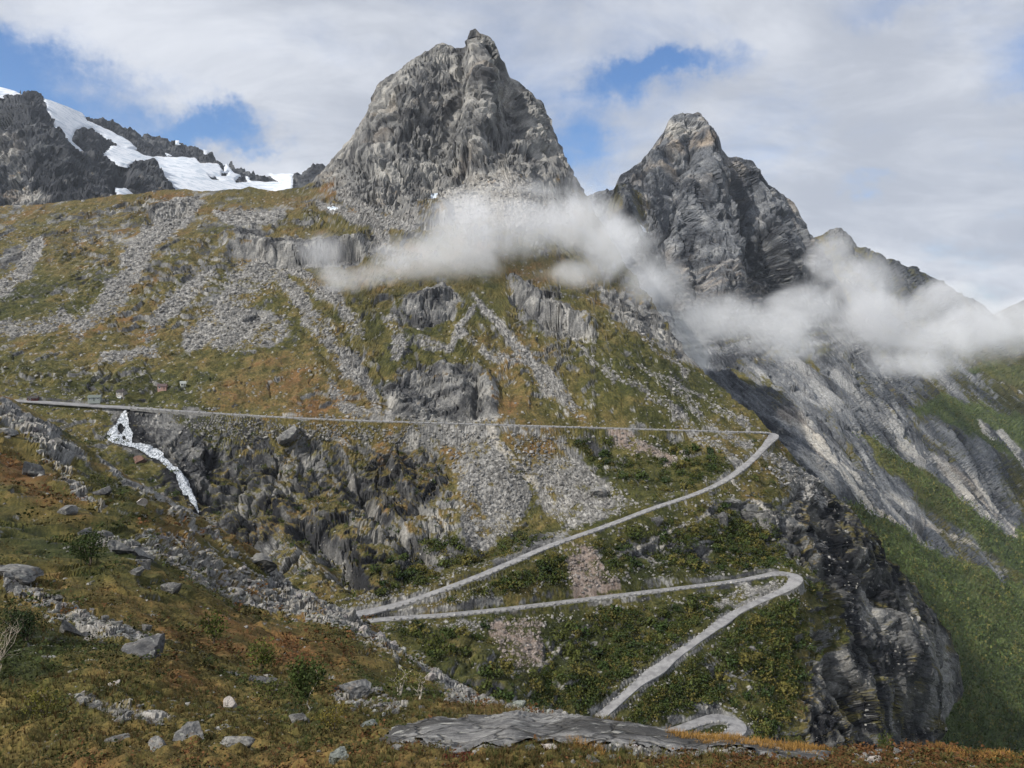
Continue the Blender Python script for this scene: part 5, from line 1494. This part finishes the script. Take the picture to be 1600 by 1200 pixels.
def cabin(x, y, w_, d_, h_, yaw, wallc, roofc, label, name='cabin', chimney=True):
    p = bilerp(B, np.array([float(x)]), np.array([float(y)]))[0]
    e = bpy.data.objects.new(name, None); COL.objects.link(e)
    e.location = p + np.array([0, -1.0, -0.2]); e.rotation_euler = (0, 0, yaw); e.scale = (.86, .86, .86)
    tag(e, label, 'cabin')
    g = h_ * .55
    W, D_ = w_ / 2, d_ / 2
    V = [(-W, -D_, -1.5), (W, -D_, -1.5), (W, D_, -1.5), (-W, D_, -1.5), (-W, -D_, h_), (W, -D_, h_), (W, D_, h_), (-W, D_, h_), (-W, 0, h_ + g), (W, 0, h_ + g)]
    mesh_obj('wall', V, [(0, 1, 5, 4), (2, 3, 7, 6), (1, 2, 6, 9, 5), (3, 0, 4, 8, 7), (0, 3, 2, 1)], paint(name + '_wall', wallc), e)
    o_, t_ = .35, .14
    sl = g / D_
    RV = []
    for sx in (-W - o_, W + o_):
        for yy, zz in ((-D_ - o_, h_ - sl * o_), (0, h_ + g), (D_ + o_, h_ - sl * o_)):
            RV += [(sx, yy, zz + .03), (sx, yy, zz + .03 + t_)]
    RF = [(1, 3, 9, 7), (3, 5, 11, 9), (0, 6, 8, 2), (2, 8, 10, 4), (0, 1, 7, 6), (4, 10, 11, 5), (0, 2, 3, 1), (2, 4, 5, 3), (6, 7, 9, 8), (8, 9, 11, 10)]
    rf = mesh_obj('roof', RV, RF, paint(name + '_roof', roofc), e)
    if chimney:
        mesh_obj('chimney', *box((W * .3, -.3, h_ + g * .6), (W * .3 + .6, .3, h_ + g + .9)), M_WALL, rf)
    n = max(2, int(w_ // 2))
    for k in range(n):
        cx = -W + (k + .5) * w_ / n
        if k == n // 2:
            dr = mesh_obj('door', *box((cx - .45, -D_ - .06, 0), (cx + .45, -D_ + .02, 2.0)), paint(name + '_door', tuple(.5 * q for q in wallc)), e)
            mesh_obj('handle', *box((cx + .3, -D_ - .12, .95), (cx + .38, -D_ - .062, 1.1)), M_GLASS, dr)
        else:
            wn = mesh_obj('window', *box((cx - .55, -D_ - .07, .9), (cx + .55, -D_ + .02, 2.0)), M_TRIM, e)
            mesh_obj('pane', *box((cx - .42, -D_ - .085, 1.02), (cx + .42, -D_ - .072, 1.88)), M_GLASS, wn)
    return e


cabin(150, 625, 7.0, 5.0, 2.3, .25, (.30, .33, .30), (.13, .15, .135), 'grey green cabin with pale front nearest the upper road')
cabin(191, 613, 5.0, 4.2, 2.2, -.2, (.30, .28, .25), (.04, .035, .035), 'dark roofed cabin standing alone above the waterfall')
cabin(253, 600, 5.4, 4.0, 2.3, .15, (.42, .27, .23), (.10, .07, .07), 'pinkish red cabin, highest and longest on the slope')
cabin(286, 598, 3.2, 3.0, 2.2, .5, (.62, .62, .52), (.33, .35, .33), 'small white cabin right of the pinkish one', chimney=False)
cabin(54, 622, 5.5, 4.5, 2.2, .3, (.13, .035, .03), (.05, .045, .045), 'dark red cabin at the far left behind the rim', chimney=False)
cabin(188, 618, 1.6, 1.2, 1.3, 0, (.6, .62, .62), (.6, .62, .6), 'tiny white shed below the dark roofed cabin', 'shed', False)

# ------------------------------------------------------------------ retaining walls under the hairpins
def retaining_wall(line, nrm, hw, a, b, side, depth, label):
    i0, i1 = int(a * len(line)), int(b * len(line))
    sl = np.arange(i0, i1)
    E_ = np.c_[line[sl, :2] + side * nrm[sl] * (hw[sl][:, None] + .25), line[sl, 2] - .02]
    n = len(sl); m = 9
    u = np.linspace(0, 1, n)
    dp = depth * np.sin(np.pi * np.clip(u, .03, .97)) ** .5
    rows = []
    for k in range(m):
        f = k / (m - 1)
        q = E_.copy()
        q[:, :2] += side * nrm[sl] * (f * dp * .18)[:, None]
        q[:, 2] -= f * dp
        q[:, :2] += side * nrm[sl] * (0.22 * (np.random.default_rng(k).random(n) - .5))[:, None]
        rows.append(q)
    inner = E_.copy(); inner[:, :2] -= side * nrm[sl] * .6; inner[:, 2] += .0
    P = np.stack([inner] + rows, 0)
    o = mesh_obj('retaining_wall', P.reshape(-1, 3), grid_faces(m + 1, n), M_WALL)
    return tag(o, label, 'wall')


retaining_wall(RLOW, nl, wl, .98 * fb - .03, min(1, fb + .13), 1 if GS_SIDE < 0 else -1, 5.0, 'stone retaining wall round the outside of the middle hairpin bend')
retaining_wall(RLOW, nl, wl, .02, .40, -1, 2.6, 'long low stone wall carrying the outer edge of the lower road')
retaining_wall(RUP, nu, wu, frac(RUP, 820, 868, 320), frac(RUP, 600, 950, 288), 1, 2.6, 'stone wall under the descending middle road near its lower end')
retaining_wall(RUP, nu, wu, frac(RUP, 210, 637, 410), frac(RUP, 740, 662, 407), -1, 3.2, 'long rubble wall below the straight upper road')
retaining_wall(REND, ne, we, .35, .85, -1, 3.0, 'stone wall round the lowest hairpin bend near the slab')
# ------------------------------------------------------------------ clouds drifting against the slopes
def cloud(name, blobs, dens, noise_scale, seed, label, gain=1.35, soft=3.5, step=None):
    """one body of vapour; blobs are (pixel x, pixel y, metres ahead, half width px, half height px, half depth m)"""
    bm = bmesh.new()
    B_ = []
    for x, y, D, rx, ry, rd_ in blobs:
        c = at(x, y, D)
        r = (rx / F * D, rd_, ry / F * D)
        B_.append((c, r))
        ic = bmesh.ops.create_icosphere(bm, subdivisions=1, radius=1.22)
        for v in ic['verts']:
            v.co = Vector((c[0] + v.co.x * r[0], c[1] + v.co.y * r[1], c[2] + v.co.z * r[2]))
    h = bmesh.ops.convex_hull(bm, input=bm.verts[:])
    bmesh.ops.delete(bm, geom=[g for g in h['geom_interior'] if isinstance(g, bmesh.types.BMVert)], context='VERTS')
    me = bpy.data.meshes.new(name)
    bm.to_mesh(me); bm.free()
    m, t = new_mat(name + '_vapour')
    pos = t.n('ShaderNodeNewGeometry').outputs['Position']
    sh = None
    for c, r in B_:
        q = t.vmath('LENGTH', t.vmath('MULTIPLY', t.vmath('SUBTRACT', pos, tuple(c)), tuple(1.0 / a for a in r)))
        v = t.math('SUBTRACT', 1.0, q)
        sh = v if sh is None else t.math('SMOOTH_MAX', sh, v, 0.35)
    nz_ = t.n('ShaderNodeTexNoise', {'Vector': t.vmath('ADD', pos, (seed * 131.0, 0, seed * 17.0)), 'Scale': noise_scale, 'Detail': 5.0, 'Roughness': 0.7, 'Distortion': 0.7}).outputs[0]
    d = t.math('ADD', t.math('SUBTRACT', t.math('MULTIPLY', sh, 1.5), 0.30), t.math('MULTIPLY', t.math('SUBTRACT', nz_, 0.5), soft))
    d = t.math('MULTIPLY', t.mrange(d, 0.0, 1.0 / gain), dens)
    v = t.n('ShaderNodeVolumePrincipled', {'Color': (.955, .97, 1.0, 1), 'Density': d, 'Anisotropy': -0.05})
    t.link(v.outputs[0], t.n('ShaderNodeOutputMaterial').inputs['Volume'])
    m.volume_intersection_method = 'FAST' if hasattr(m, 'volume_intersection_method') else None
    me.materials.append(m)
    o = bpy.data.objects.new(name, me)
    COL.objects.link(o)
    tag(o, label, 'cloud', kind='stuff')
    if hasattr(m.cycles, 'volume_step_rate'):
        m.cycles.volume_step_rate = step or 0.3
    return o


cloud('cloud', [(545, 430, 550, 90, 34, 34), (650, 410, 575, 110, 58, 42), (740, 380, 600, 110, 84, 50), (830, 355, 630, 110, 94, 55), (900, 350, 690, 90, 84, 55), (880, 430, 600, 110, 44, 40), (955, 395, 640, 75, 80, 50), (1010, 440, 600, 62, 56, 45), (510, 395, 585, 60, 44, 30)], 0.020, 0.014, 1, 'pale grey cloud bank lying across the slope below the blunt main peak')
cloud('cloud', [(955, 340, 900, 50, 60, 60), (985, 385, 880, 60, 80, 60), (1035, 445, 900, 78, 84, 70), (1080, 510, 900, 72, 70, 70), (1140, 500, 980, 95, 56, 80), (1200, 515, 1050, 95, 62, 80), (1265, 485, 1200, 85, 56, 80), (1240, 545, 1080, 64, 36, 60), (1085, 565, 850, 44, 56, 50)], 0.0115, 0.0088, 2, 'torn cloud band drifting in front of the tall second peak')
cloud('cloud', [(1340, 445, 1500, 76, 62, 120), (1380, 500, 1400, 105, 66, 120), (1450, 535, 1350, 115, 60, 120), (1530, 515, 1500, 115, 62, 130), (1600, 505, 1700, 105, 58, 130), (1420, 570, 1250, 84, 32, 90), (1295, 405, 1650, 42, 54, 90), (1480, 470, 1700, 85, 50, 120)], 0.0095, 0.0066, 3, 'thick white cloud bank over the valley wall at the right edge')

# ------------------------------------------------------------------ the air
hz, t = new_mat('air')
v = t.n('ShaderNodeVolumePrincipled', {'Color': (.80, .88, 1.0, 1), 'Density': 0.00003, 'Anisotropy': 0.3})
t.link(v.outputs[0], t.n('ShaderNodeOutputMaterial').inputs['Volume'])
bm = bmesh.new()
bmesh.ops.create_cube(bm, size=1.0)
for q in bm.verts:
    q.co = Vector((q.co.x * 9000 + 300, q.co.y * 8000 + 2800, -2200 + (q.co.z + .5) * 3400))
me = bpy.data.meshes.new('haze'); bm.to_mesh(me); bm.free()
me.materials.append(hz)
o = bpy.data.objects.new('haze', me); COL.objects.link(o)
o['kind'] = 'stuff'
o['label'] = 'thin blue haze filling the air between the mountains'
